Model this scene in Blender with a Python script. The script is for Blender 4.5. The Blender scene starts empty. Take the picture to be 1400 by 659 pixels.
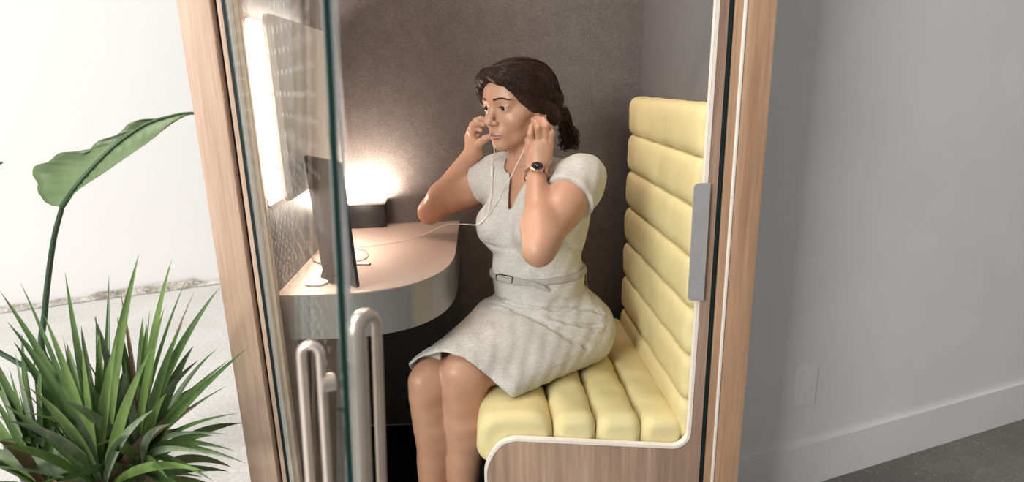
import bpy, bmesh, math, random
import numpy as np
from mathutils import Vector, Matrix, Quaternion
random.seed(7); rng = np.random.default_rng(7)
SC = bpy.context.scene
COL = SC.collection
PI = math.pi

# ------------------------------------------------------------------ camera
CX, CY, F = 640.0, 400.0, 938.1364
HC = 1.2
R = np.array([[0.9990543605, 0.0374009569, 0.0221709967],
              [0.0101864847, 0.2943894088, -0.9556312634],
              [-0.0422684303, 0.9549534252, 0.2937300383]])
def ray(px, py):
    return R @ np.array([px-CX, CY-py, -F])
def at(px, py, y):
    """the world point at depth y that the camera sees at that pixel"""
    v = ray(px, py); v = v*(y/v[1]); v[2] += HC
    return v
def atz(px, py, z):
    v = ray(px, py); v = v*((z-HC)/v[2]); v[2] += HC
    return v
cd = bpy.data.cameras.new('camera'); cam = bpy.data.objects.new('camera', cd); COL.objects.link(cam)
M = Matrix.Identity(4)
for i in range(3):
    for j in range(3): M[i][j] = R[i][j]
M[2][3] = HC
cam.matrix_world = M
cd.sensor_width = 36.0; cd.lens = F/1400*36
cd.shift_x = (700-CX)/1400; cd.shift_y = (CY-329.5)/1400
cd.clip_start = 0.05
cd.dof.use_dof = True; cd.dof.focus_distance = 1.68; cd.dof.aperture_fstop = 4.2
SC.camera = cam

# ------------------------------------------------------------------ materials
def srgb(r, g, b):
    f = lambda c: (c/255/12.92 if c/255 <= .04045 else ((c/255+.055)/1.055)**2.4)
    return (f(r), f(g), f(b), 1)
class NT:
    def __init__(s, name):
        s.m = bpy.data.materials.new(name); s.m.use_nodes = True
        s.t = s.m.node_tree; s.t.nodes.clear()
        s.out = s.t.nodes.new('ShaderNodeOutputMaterial')
    def n(s, typ, **kw):
        nd = s.t.nodes.new('ShaderNode'+typ)
        for k, v in kw.items():
            if k.startswith('i_'):
                nd.inputs[k[2:].replace('_', ' ')].default_value = v
            else: setattr(nd, k, v)
        return nd
    def l(s, a, b): s.t.links.new(a, b)
    def coords(s, scale=(1, 1, 1), rot=(0, 0, 0), kind='Object'):
        tc = s.n('TexCoord'); mp = s.n('Mapping')
        mp.inputs['Scale'].default_value = scale; mp.inputs['Rotation'].default_value = rot
        s.l(tc.outputs[kind], mp.inputs['Vector']); return mp.outputs['Vector']
    def noise(s, vec, scale, detail=3, rough=.55, dist=0):
        nd = s.n('TexNoise'); nd.inputs['Scale'].default_value = scale; nd.inputs['Detail'].default_value = detail
        nd.inputs['Roughness'].default_value = rough; nd.inputs['Distortion'].default_value = dist
        s.l(vec, nd.inputs['Vector']); return nd.outputs['Fac']
    def ramp(s, fac, stops):
        nd = s.n('ValToRGB'); e = nd.color_ramp.elements
        while len(e) < len(stops): e.new(.5)
        for el, (p, c) in zip(e, stops): el.position = p; el.color = c
        s.l(fac, nd.inputs['Fac']); return nd.outputs['Color']
    def mix(s, fac, a, b, mode='MIX'):
        nd = s.n('Mix', data_type='RGBA', blend_type=mode)
        for inp, v in ((nd.inputs[0], fac), (nd.inputs[6], a), (nd.inputs[7], b)):
            if isinstance(v, (int, float)): inp.default_value = v
            elif isinstance(v, tuple): inp.default_value = v
            else: s.l(v, inp)
        return nd.outputs[2]
    def bump(s, h, strength=.3, dist=.002):
        nd = s.n('Bump'); nd.inputs['Strength'].default_value = strength; nd.inputs['Distance'].default_value = dist
        s.l(h, nd.inputs['Height']); return nd.outputs['Normal']
    def bsdf(s, color, rough=.5, metal=0, normal=None, spec=.5, **kw):
        b = s.n('BsdfPrincipled')
        for nm, v in (('Base Color', color), ('Roughness', rough), ('Metallic', metal), ('Specular IOR Level', spec)):
            if isinstance(v, (int, float, tuple)): b.inputs[nm].default_value = v
            else: s.l(v, b.inputs[nm])
        for k, v in kw.items(): b.inputs[k].default_value = v
        if normal is not None: s.l(normal, b.inputs['Normal'])
        s.l(b.outputs[0], s.out.inputs[0]); return b
def plain(name, rgb, rough=.5, metal=0, spec=.5, var=.06, scale=30, bump=.0, **kw):
    t = NT(name); c = srgb(*rgb); v = t.coords()
    f = t.noise(v, scale, 4)
    dark = tuple(x*(1-var) for x in c[:3])+(1,); lite = tuple(min(1, x*(1+var)) for x in c[:3])+(1,)
    col = t.ramp(f, [(.3, dark), (.7, lite)])
    nr = t.bump(f, bump, .001) if bump else None
    t.bsdf(col, rough, metal, nr, spec, **kw); return t.m
def wood(name, a, b, c, axis='z', rough=.45, scale=1.0):
    t = NT(name)
    sc = {'z': (38, 38, 1.6), 'y': (38, 1.6, 38), 'x': (1.6, 38, 38)}[axis]
    v = t.coords(tuple(q*scale for q in sc))
    n1 = t.noise(v, 1.0, 6, .6, .6)
    v2 = t.coords(tuple(q*scale*5 for q in sc)); n2 = t.noise(v2, 1.0, 3, .6)
    v3 = t.coords(tuple(q*scale*.22 for q in sc)); n3 = t.noise(v3, 1.0, 3, .5, 1.2)
    col = t.ramp(n1, [(.28, srgb(*a)), (.5, srgb(*b)), (.72, srgb(*c))])
    g = t.ramp(n2, [(.35, (.80, .78, .76, 1)), (.6, (1, 1, 1, 1))])
    col = t.mix(.7, col, g, 'MULTIPLY')
    g3 = t.ramp(n3, [(.35, (.84, .8, .77, 1)), (.65, (1.06, 1.05, 1.04, 1))])
    col = t.mix(1.0, col, g3, 'MULTIPLY')
    t.bsdf(col, rough, 0, t.bump(n2, .03, .0004), .3); return t.m
def fabric(name, rgb, var=.12, weave=900, rough=.9, bump=.35, mottled=.05, stretch=(1, 1, 1), sheen=.0):
    t = NT(name); c = srgb(*rgb); v = t.coords(stretch)
    f = t.noise(v, weave, 2, .6)
    g = t.noise(t.coords(), 22, 3)
    dark = tuple(x*(1-var) for x in c[:3])+(1,); lite = tuple(min(1, x*(1+var)) for x in c[:3])+(1,)
    col = t.ramp(f, [(.32, dark), (.68, lite)])
    m = t.ramp(g, [(.3, (1-mottled,)*3+(1,)), (.7, (1+mottled,)*3+(1,))])
    col = t.mix(1.0, col, m, 'MULTIPLY')
    t.bsdf(col, rough, 0, t.bump(f, bump, .0008), .2, **({'Sheen Weight': sheen} if sheen else {})); return t.m
def emit(name, rgb, strength):
    t = NT(name); e = t.n('Emission'); e.inputs[0].default_value = srgb(*rgb); e.inputs[1].default_value = strength
    t.l(e.outputs[0], t.out.inputs[0]); return t.m

# ------------------------------------------------------------------ object helpers
def link(name, me, mats, parent=None, smooth=False):
    o = bpy.data.objects.new(name, me); COL.objects.link(o)
    for m in (mats if isinstance(mats, (list, tuple)) else [mats]): me.materials.append(m)
    if smooth: me.shade_smooth()
    if parent is not None:
        o.parent = parent
        o.matrix_parent_inverse = Matrix.Translation(-world_loc(parent))
    return o
def world_loc(o):
    v = Vector(o.location)
    return v
def obj(name, bm, mats, parent=None, smooth=False, bevel=0, seg=2):
    if bevel:
        es = [e for e in bm.edges if len(e.link_faces) == 2 and e.calc_face_angle(0) > .5]
        bmesh.ops.bevel(bm, geom=es, offset=bevel, segments=seg, profile=.5, affect='EDGES', clamp_overlap=True)
    bmesh.ops.recalc_face_normals(bm, faces=bm.faces)
    me = bpy.data.meshes.new(name); bm.to_mesh(me); bm.free()
    o = link(name, me, mats, parent)
    if smooth or bevel:
        me.shade_smooth()
        try: me.set_sharp_from_angle(angle=math.radians(40 if bevel else 60))
        except Exception: pass
    return o
def tag(o, label, cat, group=None):
    o['label'] = label; o['category'] = cat
    if group: o['group'] = group
    return o
def struct(o, label=None, cat=None):
    o['kind'] = 'structure'
    if label: o['label'] = label
    if cat: o['category'] = cat
    return o
def thing(name, loc, label, cat, group=None):
    o = bpy.data.objects.new(name, None); COL.objects.link(o); o.location = loc
    o.empty_display_size = .05
    return tag(o, label, cat, group)
def box(bm, x0, x1, y0, y1, z0, z1, mat=None):
    r = bmesh.ops.create_cube(bm, size=1, matrix=Matrix.Translation(((x0+x1)/2, (y0+y1)/2, (z0+z1)/2)) @ Matrix.Diagonal((x1-x0, y1-y0, z1-z0, 1)))
    return r['verts']
def bx(name, x0, x1, y0, y1, z0, z1, mat, parent=None, bevel=.002):
    bm = bmesh.new(); box(bm, x0, x1, y0, y1, z0, z1); return obj(name, bm, mat, parent, bevel=bevel)
def prism(bm, pts, h, axis='z', base=0.0):
    """extrude a closed outline; axis z: pts are (x,y); y: pts are (x,z); x: pts are (y,z)"""
    def P(a, b, c):
        return {'z': (a, b, c), 'y': (a, c, b), 'x': (c, a, b)}[axis]
    lo = [bm.verts.new(P(a, b, base)) for a, b in pts]; hi = [bm.verts.new(P(a, b, base+h)) for a, b in pts]
    bm.faces.new(lo); bm.faces.new(hi)
    n = len(pts)
    for i in range(n): bm.faces.new((lo[i], lo[(i+1) % n], hi[(i+1) % n], hi[i]))
def rrect(x0, x1, y0, y1, r, n=8):
    p = []
    rr = r if isinstance(r, (list, tuple)) else [r]*4
    for (cx, cy, a, q) in ((x1-rr[0], y1-rr[0], 0, rr[0]), (x0+rr[1], y1-rr[1], 90, rr[1]), (x0+rr[2], y0+rr[2], 180, rr[2]), (x1-rr[3], y0+rr[3], 270, rr[3])):
        if q <= 0: p.append((cx, cy)); continue
        for i in range(n+1):
            t = math.radians(a+90*i/n); p.append((cx+q*math.cos(t), cy+q*math.sin(t)))
    return p
def spline(pts, n=10):
    """Catmull-Rom through pts"""
    P = [np.array(p, float) for p in pts]; P = [2*P[0]-P[1]]+P+[2*P[-1]-P[-2]]
    out = []
    for i in range(1, len(P)-2):
        a, b, c, d = P[i-1:i+3]
        for k in range(n):
            t = k/n
            out.append(.5*((2*b)+(c-a)*t+(2*a-5*b+4*c-d)*t*t+(3*b-a-3*c+d)*t**3))
    out.append(P[-2]); return out
def tube(bm, pts, r, n=8, cap=True):
    """r a number or a list"""
    pts = [Vector(p) for p in pts]; N = len(pts)
    rs = [r]*N if isinstance(r, (int, float)) else list(r)
    rings = []; up = None
    for i, p in enumerate(pts):
        t = (pts[min(i+1, N-1)]-pts[max(i-1, 0)])
        if t.length < 1e-9: t = Vector((0, 0, 1))
        t.normalize()
        if up is None:
            up = Vector((0, 0, 1)) if abs(t.z) < .9 else Vector((1, 0, 0))
        u = (up-t*up.dot(t)); u.normalize(); up = u; v = t.cross(u)
        rings.append([bm.verts.new(p+(u*math.cos(2*PI*k/n)+v*math.sin(2*PI*k/n))*rs[i]) for k in range(n)])
    for a, b in zip(rings, rings[1:]):
        for k in range(n): bm.faces.new((a[k], a[(k+1) % n], b[(k+1) % n], b[k]))
    if cap:
        bm.faces.new(rings[0]); bm.faces.new(rings[-1])
def disc(bm, c, r, h, n=32):
    prism(bm, [(c[0]+r*math.cos(2*PI*i/n), c[1]+r*math.sin(2*PI*i/n)) for i in range(n)], h, 'z', c[2])

# ------------------------------------------------------------------ signed distance modelling
class Sdf:
    """a grid of distances; shapes are blended into it and the zero level is meshed (surface nets)"""
    def __init__(s, lo, hi, h):
        s.h = h; s.lo = np.array(lo, float); s.dim = np.ceil((np.array(hi)-s.lo)/h).astype(int)+1
        s.D = np.full(s.dim, .2, np.float32)
    def win(s, lo, hi):
        a = np.clip(np.floor((np.array(lo)-s.lo)/s.h).astype(int), 0, s.dim); b = np.clip(np.ceil((np.array(hi)-s.lo)/s.h).astype(int)+1, 0, s.dim)
        if np.any(b <= a): return None
        g = [(s.lo[i]+s.h*np.arange(a[i], b[i])).astype(np.float32) for i in range(3)]
        return tuple(slice(a[i], b[i]) for i in range(3)), (g[0][:, None, None], g[1][None, :, None], g[2][None, None, :])
    def put(s, prim, k=.01, op='add', pad=None):
        fn, lo, hi = prim
        p = (k+.012) if pad is None else pad
        w = s.win(np.array(lo)-p, np.array(hi)+p)
        if w is None: return
        sl, (X, Y, Z) = w
        d = fn(X, Y, Z).astype(np.float32); a = s.D[sl]
        if op == 'add':
            h = np.maximum(k-np.abs(a-d), 0)/k if k > 0 else 0
            s.D[sl] = np.minimum(a, d)-h*h*k*.25
        elif op == 'sub':
            d = -d; h = np.maximum(k-np.abs(a-d), 0)/k if k > 0 else 0
            s.D[sl] = np.maximum(a, d)+h*h*k*.25
        elif op == 'and':
            h = np.maximum(k-np.abs(a-d), 0)/k if k > 0 else 0
            s.D[sl] = np.maximum(a, d)+h*h*k*.25
    def coords(s):
        return s.win(s.lo, s.lo+s.h*(s.dim-1))[1]
    def sample(s, P):
        q = (np.asarray(P, float)-s.lo)/s.h
        i = np.clip(np.floor(q).astype(int), 0, s.dim-2); f = q-i
        v = 0
        for dx in (0, 1):
            for dy in (0, 1):
                for dz in (0, 1):
                    w = (f[..., 0] if dx else 1-f[..., 0])*(f[..., 1] if dy else 1-f[..., 1])*(f[..., 2] if dz else 1-f[..., 2])
                    v = v+w*s.D[i[..., 0]+dx, i[..., 1]+dy, i[..., 2]+dz]
        return v
    def hit(s, px, py, y0=1.2, off=0.0):
        """first point of the surface (raised by off) that the camera sees at that pixel"""
        v = ray(px, py); v = v/v[1]
        t = np.arange(y0, 2.3, .0008); P = v[None, :]*t[:, None]; P[:, 2] += HC
        ins = np.all((P > s.lo+s.h) & (P < s.lo+s.h*(s.dim-2)), axis=1)
        if not ins.any(): return None
        d = np.full(len(t), 1.0); d[ins] = s.sample(P[ins])
        j = np.where(d < off)[0]
        return P[j[0]] if len(j) else P[np.argmin(d)]
    def normal(s, p):
        e = s.h; g = np.array([s.sample(np.array(p)+e*np.eye(3)[i])-s.sample(np.array(p)-e*np.eye(3)[i]) for i in range(3)])
        return g/(np.linalg.norm(g)+1e-9)
    def mesh(s, iso=0.0):
        D = s.D-iso
        S = D < 0
        nx, ny, nz = D.shape
        c = np.zeros((nx-1, ny-1, nz-1), np.int8)
        for dx in (0, 1):
            for dy in (0, 1):
                for dz in (0, 1):
                    c += S[dx:nx-1+dx, dy:ny-1+dy, dz:nz-1+dz]
        act = (c > 0) & (c < 8)
        I = np.argwhere(act)
        idx = np.full(act.shape, -1, np.int32); idx[act] = np.arange(len(I))
        vals = np.stack([D[I[:, 0]+dx, I[:, 1]+dy, I[:, 2]+dz] for dx in (0, 1) for dy in (0, 1) for dz in (0, 1)], 1).astype(float)
        cor = np.array([(dx, dy, dz) for dx in (0, 1) for dy in (0, 1) for dz in (0, 1)], float)
        acc = np.zeros((len(I), 3)); cnt = np.zeros(len(I))
        for a in range(8):
            for b in range(a+1, 8):
                if abs(cor[a]-cor[b]).sum() != 1: continue
                m = (vals[:, a] < 0) != (vals[:, b] < 0)
                t = vals[m, a]/(vals[m, a]-vals[m, b])
                acc[m] += cor[a]+(cor[b]-cor[a])*t[:, None]; cnt[m] += 1
        V = s.lo+s.h*(I+acc/cnt[:, None])
        Q = []
        for ax in range(3):
            o1, o2 = [i for i in range(3) if i != ax]
            sl0 = [slice(1, -1)]*3; sl0[ax] = slice(0, -1); sl1 = [slice(1, -1)]*3; sl1[ax] = slice(1, None)
            A = S[tuple(sl0)]; B = S[tuple(sl1)]
            E = np.argwhere(A != B); st = A[tuple(E.T)]
            E = E.copy()
            for o in (o1, o2): E[:, o] += 1
            def at_(d1, d2):
                q = E.copy(); q[:, o1] -= d1; q[:, o2] -= d2
                return idx[q[:, 0], q[:, 1], q[:, 2]]
            q = np.stack([at_(0, 0), at_(1, 0), at_(1, 1), at_(0, 1)], 1)
            flip = st if ax != 1 else ~st
            q[~flip] = q[~flip][:, ::-1]
            Q.append(q)
        Q = np.concatenate(Q); Q = Q[(Q >= 0).all(1)]
        return V, Q
def mesh_from(name, V, Q):
    me = bpy.data.meshes.new(name)
    me.vertices.add(len(V)); me.vertices.foreach_set('co', np.ascontiguousarray(V, np.float32).ravel())
    k = Q.shape[1]
    me.loops.add(len(Q)*k); me.loops.foreach_set('vertex_index', np.ascontiguousarray(Q, np.int32).ravel())
    me.polygons.add(len(Q)); me.polygons.foreach_set('loop_start', np.arange(0, len(Q)*k, k, dtype=np.int32))
    me.polygons.foreach_set('loop_total', np.full(len(Q), k, np.int32))
    me.update(calc_edges=True); me.validate(); me.shade_smooth()
    return me
def relax(V, Q, it=2, lam=.5):
    n = len(V)
    for _ in range(it):
        acc = np.zeros_like(V); cnt = np.zeros(n)
        for a in range(4):
            b = (a+1) % 4
            np.add.at(acc, Q[:, a], V[Q[:, b]]); np.add.at(acc, Q[:, b], V[Q[:, a]])
            np.add.at(cnt, Q[:, a], 1); np.add.at(cnt, Q[:, b], 1)
        V = V+lam*(acc/np.maximum(cnt, 1)[:, None]-V)
    return V
def cone(a, b, r1, r2):
    """tapered limb between a and b with round ends"""
    a = np.array(a, float); b = np.array(b, float); ba = b-a; L = max(np.linalg.norm(ba), 1e-6); u = ba/L
    def fn(X, Y, Z):
        x, y, z = X-a[0], Y-a[1], Z-a[2]
        t = x*u[0]+y*u[1]+z*u[2]
        q = np.sqrt(np.maximum(x*x+y*y+z*z-t*t, 0))
        s = (r1-r2)/L; s = min(max(s, -.95), .95); c = math.sqrt(1-s*s)
        tt = np.clip((t+q*s/c)/L, 0, 1)
        return np.sqrt((t-tt*L)**2+q*q)-(r1+(r2-r1)*tt)
    r = max(r1, r2)
    return fn, np.minimum(a, b)-r, np.maximum(a, b)+r
def ell(c, rad, axes=None):
    """ellipsoid; axes: rows are its local axes in world space"""
    c = np.array(c, float); rad = np.array(rad, float); A = np.eye(3) if axes is None else np.array(axes, float)
    def fn(X, Y, Z):
        x, y, z = X-c[0], Y-c[1], Z-c[2]
        k0 = 0; k1 = 0
        for i in range(3):
            p = A[i, 0]*x+A[i, 1]*y+A[i, 2]*z
            k0 = k0+(p/rad[i])**2; k1 = k1+(p/rad[i]**2)**2
        k0 = np.sqrt(k0); k1 = np.sqrt(k1)+1e-9
        return k0*(k0-1)/k1
    e = np.sqrt(((A*rad[:, None])**2).sum(0))
    return fn, c-e, c+e
def rbox(c, half, r, axes=None):
    c = np.array(c, float); hf = np.array(half, float); A = np.eye(3) if axes is None else np.array(axes, float)
    def fn(X, Y, Z):
        x, y, z = X-c[0], Y-c[1], Z-c[2]
        q = [np.abs(A[i, 0]*x+A[i, 1]*y+A[i, 2]*z)-(hf[i]-r) for i in range(3)]
        o = np.sqrt(sum(np.maximum(k, 0)**2 for k in q)); return o+np.minimum(np.maximum(np.maximum(q[0], q[1]), q[2]), 0)-r
    e = np.sqrt(((A*hf[:, None])**2).sum(0))*1.2
    return fn, c-e, c+e
def half(p, n, lo, hi):
    """half space on the side the normal points away from"""
    p = np.array(p, float); n = np.array(n, float); n = n/np.linalg.norm(n)
    return (lambda X, Y, Z: (X-p[0])*n[0]+(Y-p[1])*n[1]+(Z-p[2])*n[2]), lo, hi
# ================================================================== materials used around
m_white_wall = plain('painted_white_wall', (229, 228, 226), .8, var=.006, scale=2)
m_grey_wall = plain('painted_grey_wall', (224, 223, 221), .75, var=.03, scale=4, bump=.05)
m_walnut = wood('walnut', (170, 134, 108), (196, 158, 129), (212, 178, 149))
m_walnut_lit = wood('walnut_lit_tone', (198, 170, 147), (210, 182, 160), (218, 192, 172))  # same walnut, paler: the stronger light on the left is in the colour
m_ply_edge = plain('plywood_edge', (238, 226, 216), .5, var=.04, scale=60)
m_seal = plain('rubber_seal', (24, 38, 40), .6, spec=.2)
m_gap_shade = plain('gap_shade_tone', (40, 36, 34), .8)
m_felt = fabric('brown_grey_felt', (112, 105, 102), .30, 420, .95, .9, .08)
m_felt_grey = plain('grey_laminate', (112, 110, 111), .45, var=.02)
m_black = fabric('black_carpet', (30, 34, 34), .2, 500, 1, .5)
m_yellow = fabric('yellow_upholstery', (217, 200, 150), .07, 1100, .85, .25, .03)
m_desk_top = plain('warm_grey_laminate', (178, 158, 146), .38, var=.02)
m_desk_side = plain('satin_grey_edge', (150, 148, 146), .32, metal=.55, var=.03)
m_metal = plain('brushed_steel', (226, 212, 200), .38, metal=.9, var=.05)
m_grip = plain('grey_powder_coat', (160, 156, 156), .45)
m_plastic_white = plain('white_plastic', (236, 232, 228), .4, var=.01)
m_black_plastic = plain('black_plastic', (28, 28, 29), .35)
m_panel = plain('whiteboard_enamel', (236, 230, 224), .28, var=.015)
m_panel_edge = plain('panel_edge_grey', (150, 150, 150), .35)

def concrete(name, base, dark, lite, spk):
    t = NT(name); v = t.coords()
    a = t.noise(v, 2.2, 6, .65); b = t.noise(v, 70, 3, .6); c = t.noise(v, 230, 2, .7)
    col = t.ramp(a, [(.3, srgb(*dark)), (.7, srgb(*base))])
    g = t.ramp(b, [(.35, (.82, .82, .82, 1)), (.65, (1.05, 1.05, 1.05, 1))]); col = t.mix(1, col, g, 'MULTIPLY')
    vo = t.n('TexVoronoi'); vo.inputs['Scale'].default_value = 55; t.l(v, vo.inputs['Vector'])
    s = t.ramp(vo.outputs['Distance'], [(.10, (1, 1, 1, 1)), (.2, (0, 0, 0, 1))])
    pick = t.ramp(c, [(.5, (0, 0, 0, 1)), (.6, (1, 1, 1, 1))])
    f = t.mix(1, s, pick, 'MULTIPLY'); f = t.mix(1, f, (spk, spk, spk, 1), 'MULTIPLY')
    col = t.mix(f, col, srgb(*lite))
    t.bsdf(col, .7, 0, t.bump(b, .15, .002), .3); return t.m
m_floor = concrete('polished_aggregate_concrete', (128, 124, 119), (100, 97, 93), (206, 202, 194), 1.0)
m_floor_lit = concrete('sunlight_toned_concrete', (214, 212, 208), (200, 198, 193), (168, 163, 154), .45)  # same concrete as the floor, paler to carry the sunlight in its colour

# ================================================================== room
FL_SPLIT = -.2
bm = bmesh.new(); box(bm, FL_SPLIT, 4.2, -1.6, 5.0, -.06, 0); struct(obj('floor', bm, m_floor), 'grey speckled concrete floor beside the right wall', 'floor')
bm = bmesh.new(); box(bm, -6.5, FL_SPLIT, -1.6, 6.6, -.06, 0); struct(obj('ground', bm, m_floor_lit), 'concrete slab in a paler tone standing in for sunlight, in front of the white wall', 'ground')
# the two walls run parallel, turned 21.7 degrees from the booth's front
WD = np.array([.9291, .3699]); WN = np.array([-WD[1], WD[0]])
def wallbox(name, s0, s1, off, th, z0, z1, mat, p0, bevel=0):
    """box along WD from s0 to s1, from off to off+th behind p0"""
    bm = bmesh.new(); p0 = np.array(p0)
    pts = [p0+WD*s0+WN*off, p0+WD*s1+WN*off, p0+WD*s1+WN*(off+th), p0+WD*s0+WN*(off+th)]
    prism(bm, [tuple(q) for q in pts], z1-z0, 'z', z0)
    return obj(name, bm, mat, None, bevel=bevel)
P_R = np.array([.97, 1.828])
struct(wallbox('wall_right', -.355, 3.4, 0, .12, 0, 3.0, m_grey_wall, P_R), 'smooth grey painted wall to the right of the booth', 'wall')
struct(wallbox('baseboard_right', -.345, 3.4, -.014, .0135, 0, .142, m_grey_wall, P_R, .002), 'plain painted baseboard along the right wall', 'baseboard')
P_L = np.array([-1.753, 4.346])
struct(wallbox('wall_left', -5.0, 3.2, 0, .15, 0, 3.4, m_white_wall, P_L), 'white wall beyond the plants', 'wall')
# dirt and flaked paint in the joint between the white wall and the slab
t = NT('flaked_joint'); v = t.coords((1, 1, 1)); f = t.noise(v, 9, 6, .7); g = t.noise(v, 60, 3, .7)
col = t.ramp(t.mix(.45, f, g), [(.40, srgb(214, 211, 206)), (.52, srgb(168, 160, 148)), (.62, srgb(104, 96, 84))]); t.bsdf(col, .9)
bm = bmesh.new()
N = 90; top = []; bot = []
for i in range(N+1):
    s = -3.2+5.6*i/N; h = .018+.016*random.random()+(.02 if -.75 < s < -.1 else 0)
    p = P_L+WD*s-WN*.012; q = P_L+WD*s-WN*(.05+.02*random.random())
    top.append(bm.verts.new((p[0], p[1], h))); bot.append(bm.verts.new((q[0], q[1], .004)))
back = [bm.verts.new((v_.co.x+WN[0]*.011, v_.co.y+WN[1]*.011, .002)) for v_ in top]
for i in range(N):
    bm.faces.new((bot[i], bot[i+1], top[i+1], top[i])); bm.faces.new((top[i], top[i+1], back[i+1], back[i])); bm.faces.new((back[i], back[i+1], bot[i+1], bot[i]))
struct(obj('trim_1', bm, t.m), 'stained joint of flaking paint at the foot of the white wall', 'trim')

# blank wall plate
cp = P_R+WD*(-.0665)
tp = thing('wall_plate', (cp[0], cp[1], .272), 'blank pale cover plate low on the grey wall', 'wall plate')
def onwall(name, w, h, z, off, th, mat, r, par):
    bm = bmesh.new(); vs = []
    pts = rrect(-w/2, w/2, z-h/2, z+h/2, r, 4)
    prism(bm, pts, th, 'y', 0)
    for v_ in bm.verts:
        s, d, zz = v_.co.x, v_.co.y, v_.co.z
        q = cp+WD*s-WN*(off+d); v_.co = (q[0], q[1], zz)
    return obj(name, bm, mat, par, bevel=.001)
m_plate = plain('plate_plastic', (228, 227, 225), .4, var=.01)
onwall('cover', .072, .115, .328, .0, .006, m_plate, .004, tp)
onwall('insert', .034, .068, .328, .006, .0015, m_plate, .002, tp)
for dz in (-.048, .048): onwall('screw', .006, .006, .328+dz, .006, .001, m_plate, .0029, tp)

# ================================================================== phone booth shell
ZT = 2.26; YB = 2.22; XL = -.46; XR = .511
booth = thing('phone_booth', (0, 1.82, 0), 'walnut clad phone booth with open glass door and felt lined back wall', 'phone booth')
bx('side_panel', -.562, -.497, 1.40, 2.30, .02, ZT+.06, m_walnut_lit, booth, .004)
bx('side_panel', .5155, .573, 1.395, 2.30, .02, ZT+.06, m_walnut, booth, .004)
bx('edge_strip', .510, .5155, 1.393, 1.42, .02, ZT, m_ply_edge, booth, .001)
bx('frame_post', .4955, .510, 1.398, 1.42, .02, ZT, m_walnut, booth, .001)
bx('frame_post', -.4795, -.4855-.004, 1.412, 1.429, .02, ZT, m_walnut_lit, booth, .001)
bx('frame_post', -.4665, -.445, 1.40, 1.425, .02, ZT, m_walnut_lit, booth, .001)
bx('door_seal', .4842, .4955, 1.404, 1.42, .02, ZT, m_seal, booth, .003)
bx('door_seal', -.4795, -.4665, 1.408, 1.429, .02, ZT, m_seal, booth, .003)
bx('hinge_gap_shade', -.497, -.4895, 1.425, 1.5, .02, ZT, m_gap_shade, booth, .0005)  # dark filler strip painted in for the shade inside the hinge gap
bx('inner_wall', -.4895, XL, 1.43, YB, .03, ZT, m_felt_grey, booth, .001)
bx('inner_wall', .5112, .5154, 1.421, YB, .03, ZT, m_felt_grey, booth, .001)
bx('back_wall', -.497, .5154, YB, YB+.05, .03, ZT, m_felt, booth, .001)
bx('back_panel', -.497, .5154, YB+.051, 2.30, .02, ZT+.06, m_walnut, booth, .002)
bx('roof', -.497, .5154, 1.40, 2.27, ZT, ZT+.06, m_walnut, booth, .002)
bx('booth_floor', -.497, .5154, 1.41, YB, .001, .03, m_black, booth, .002)
# light fitting in the booth ceiling
bm = bmesh.new(); disc(bm, (-.06, 1.80, ZT-.014), .11, .013, 40)
cl = obj('ceiling_light', bm, m_plastic_white, booth, bevel=.002)
bm = bmesh.new(); disc(bm, (-.06, 1.80, ZT-.0165), .095, .0022, 40)
obj('diffuser', bm, emit('booth_lamp_glow', (255, 234, 216), 70), booth)
# grey grip plate on the lock side
bm = bmesh.new(); prism(bm, rrect(.4335, .4665, .735, .984, [0, .009, .009, 0], 6), .004, 'y', 1.392)
gp = obj('grip_plate', bm, m_grip, booth, bevel=.0012); gp['label'] = 'grey metal grip plate with rounded corners'

# ---------------------------------------------------------------- glass door
t = NT('door_glass')
tr = t.n('BsdfTransparent'); tr.inputs[0].default_value = (.93, .955, .945, 1)
gl = t.n('BsdfGlossy'); gl.inputs['Roughness'].default_value = .012; gl.inputs[0].default_value = (1, 1, 1, 1)
fr = t.n('Fresnel'); fr.inputs['IOR'].default_value = 1.45
ms = t.n('MixShader'); mm = t.n('Math', operation='MULTIPLY'); mm.inputs[1].default_value = .15
t.l(fr.outputs[0], mm.inputs[0]); t.l(mm.outputs[0], ms.inputs[0]); t.l(tr.outputs[0], ms.inputs[1]); t.l(gl.outputs[0], ms.inputs[2])
# rows of small frosted safety dots printed on the pane
tc = t.n('TexCoord'); sp3 = t.n('SeparateXYZ'); t.l(tc.outputs['Object'], sp3.inputs[0])
sy = t.n('Math', operation='MULTIPLY'); sy.inputs[1].default_value = 36.0; t.l(sp3.outputs[1], sy.inputs[0])
sz = t.n('Math', operation='MULTIPLY'); sz.inputs[1].default_value = 36.0; t.l(sp3.outputs[2], sz.inputs[0])
cb = t.n('CombineXYZ'); t.l(sy.outputs[0], cb.inputs[0]); t.l(sz.outputs[0], cb.inputs[1])
vo = t.n('TexVoronoi', voronoi_dimensions='2D'); vo.inputs['Scale'].default_value = 1.0; vo.inputs['Randomness'].default_value = 0.0; t.l(cb.outputs[0], vo.inputs['Vector'])
lt = t.n('Math', operation='LESS_THAN'); lt.inputs[1].default_value = .13; t.l(vo.outputs['Distance'], lt.inputs[0])
ga = t.n('Math', operation='GREATER_THAN'); ga.inputs[1].default_value = .70; t.l(sp3.outputs[1], ga.inputs[0])
gb_ = t.n('Math', operation='GREATER_THAN'); gb_.inputs[1].default_value = .88; t.l(sp3.outputs[2], gb_.inputs[0])
m1_ = t.n('Math', operation='MULTIPLY'); t.l(lt.outputs[0], m1_.inputs[0]); t.l(ga.outputs[0], m1_.inputs[1])
m2_ = t.n('Math', operation='MULTIPLY'); t.l(m1_.outputs[0], m2_.inputs[0]); t.l(gb_.outputs[0], m2_.inputs[1])
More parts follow.
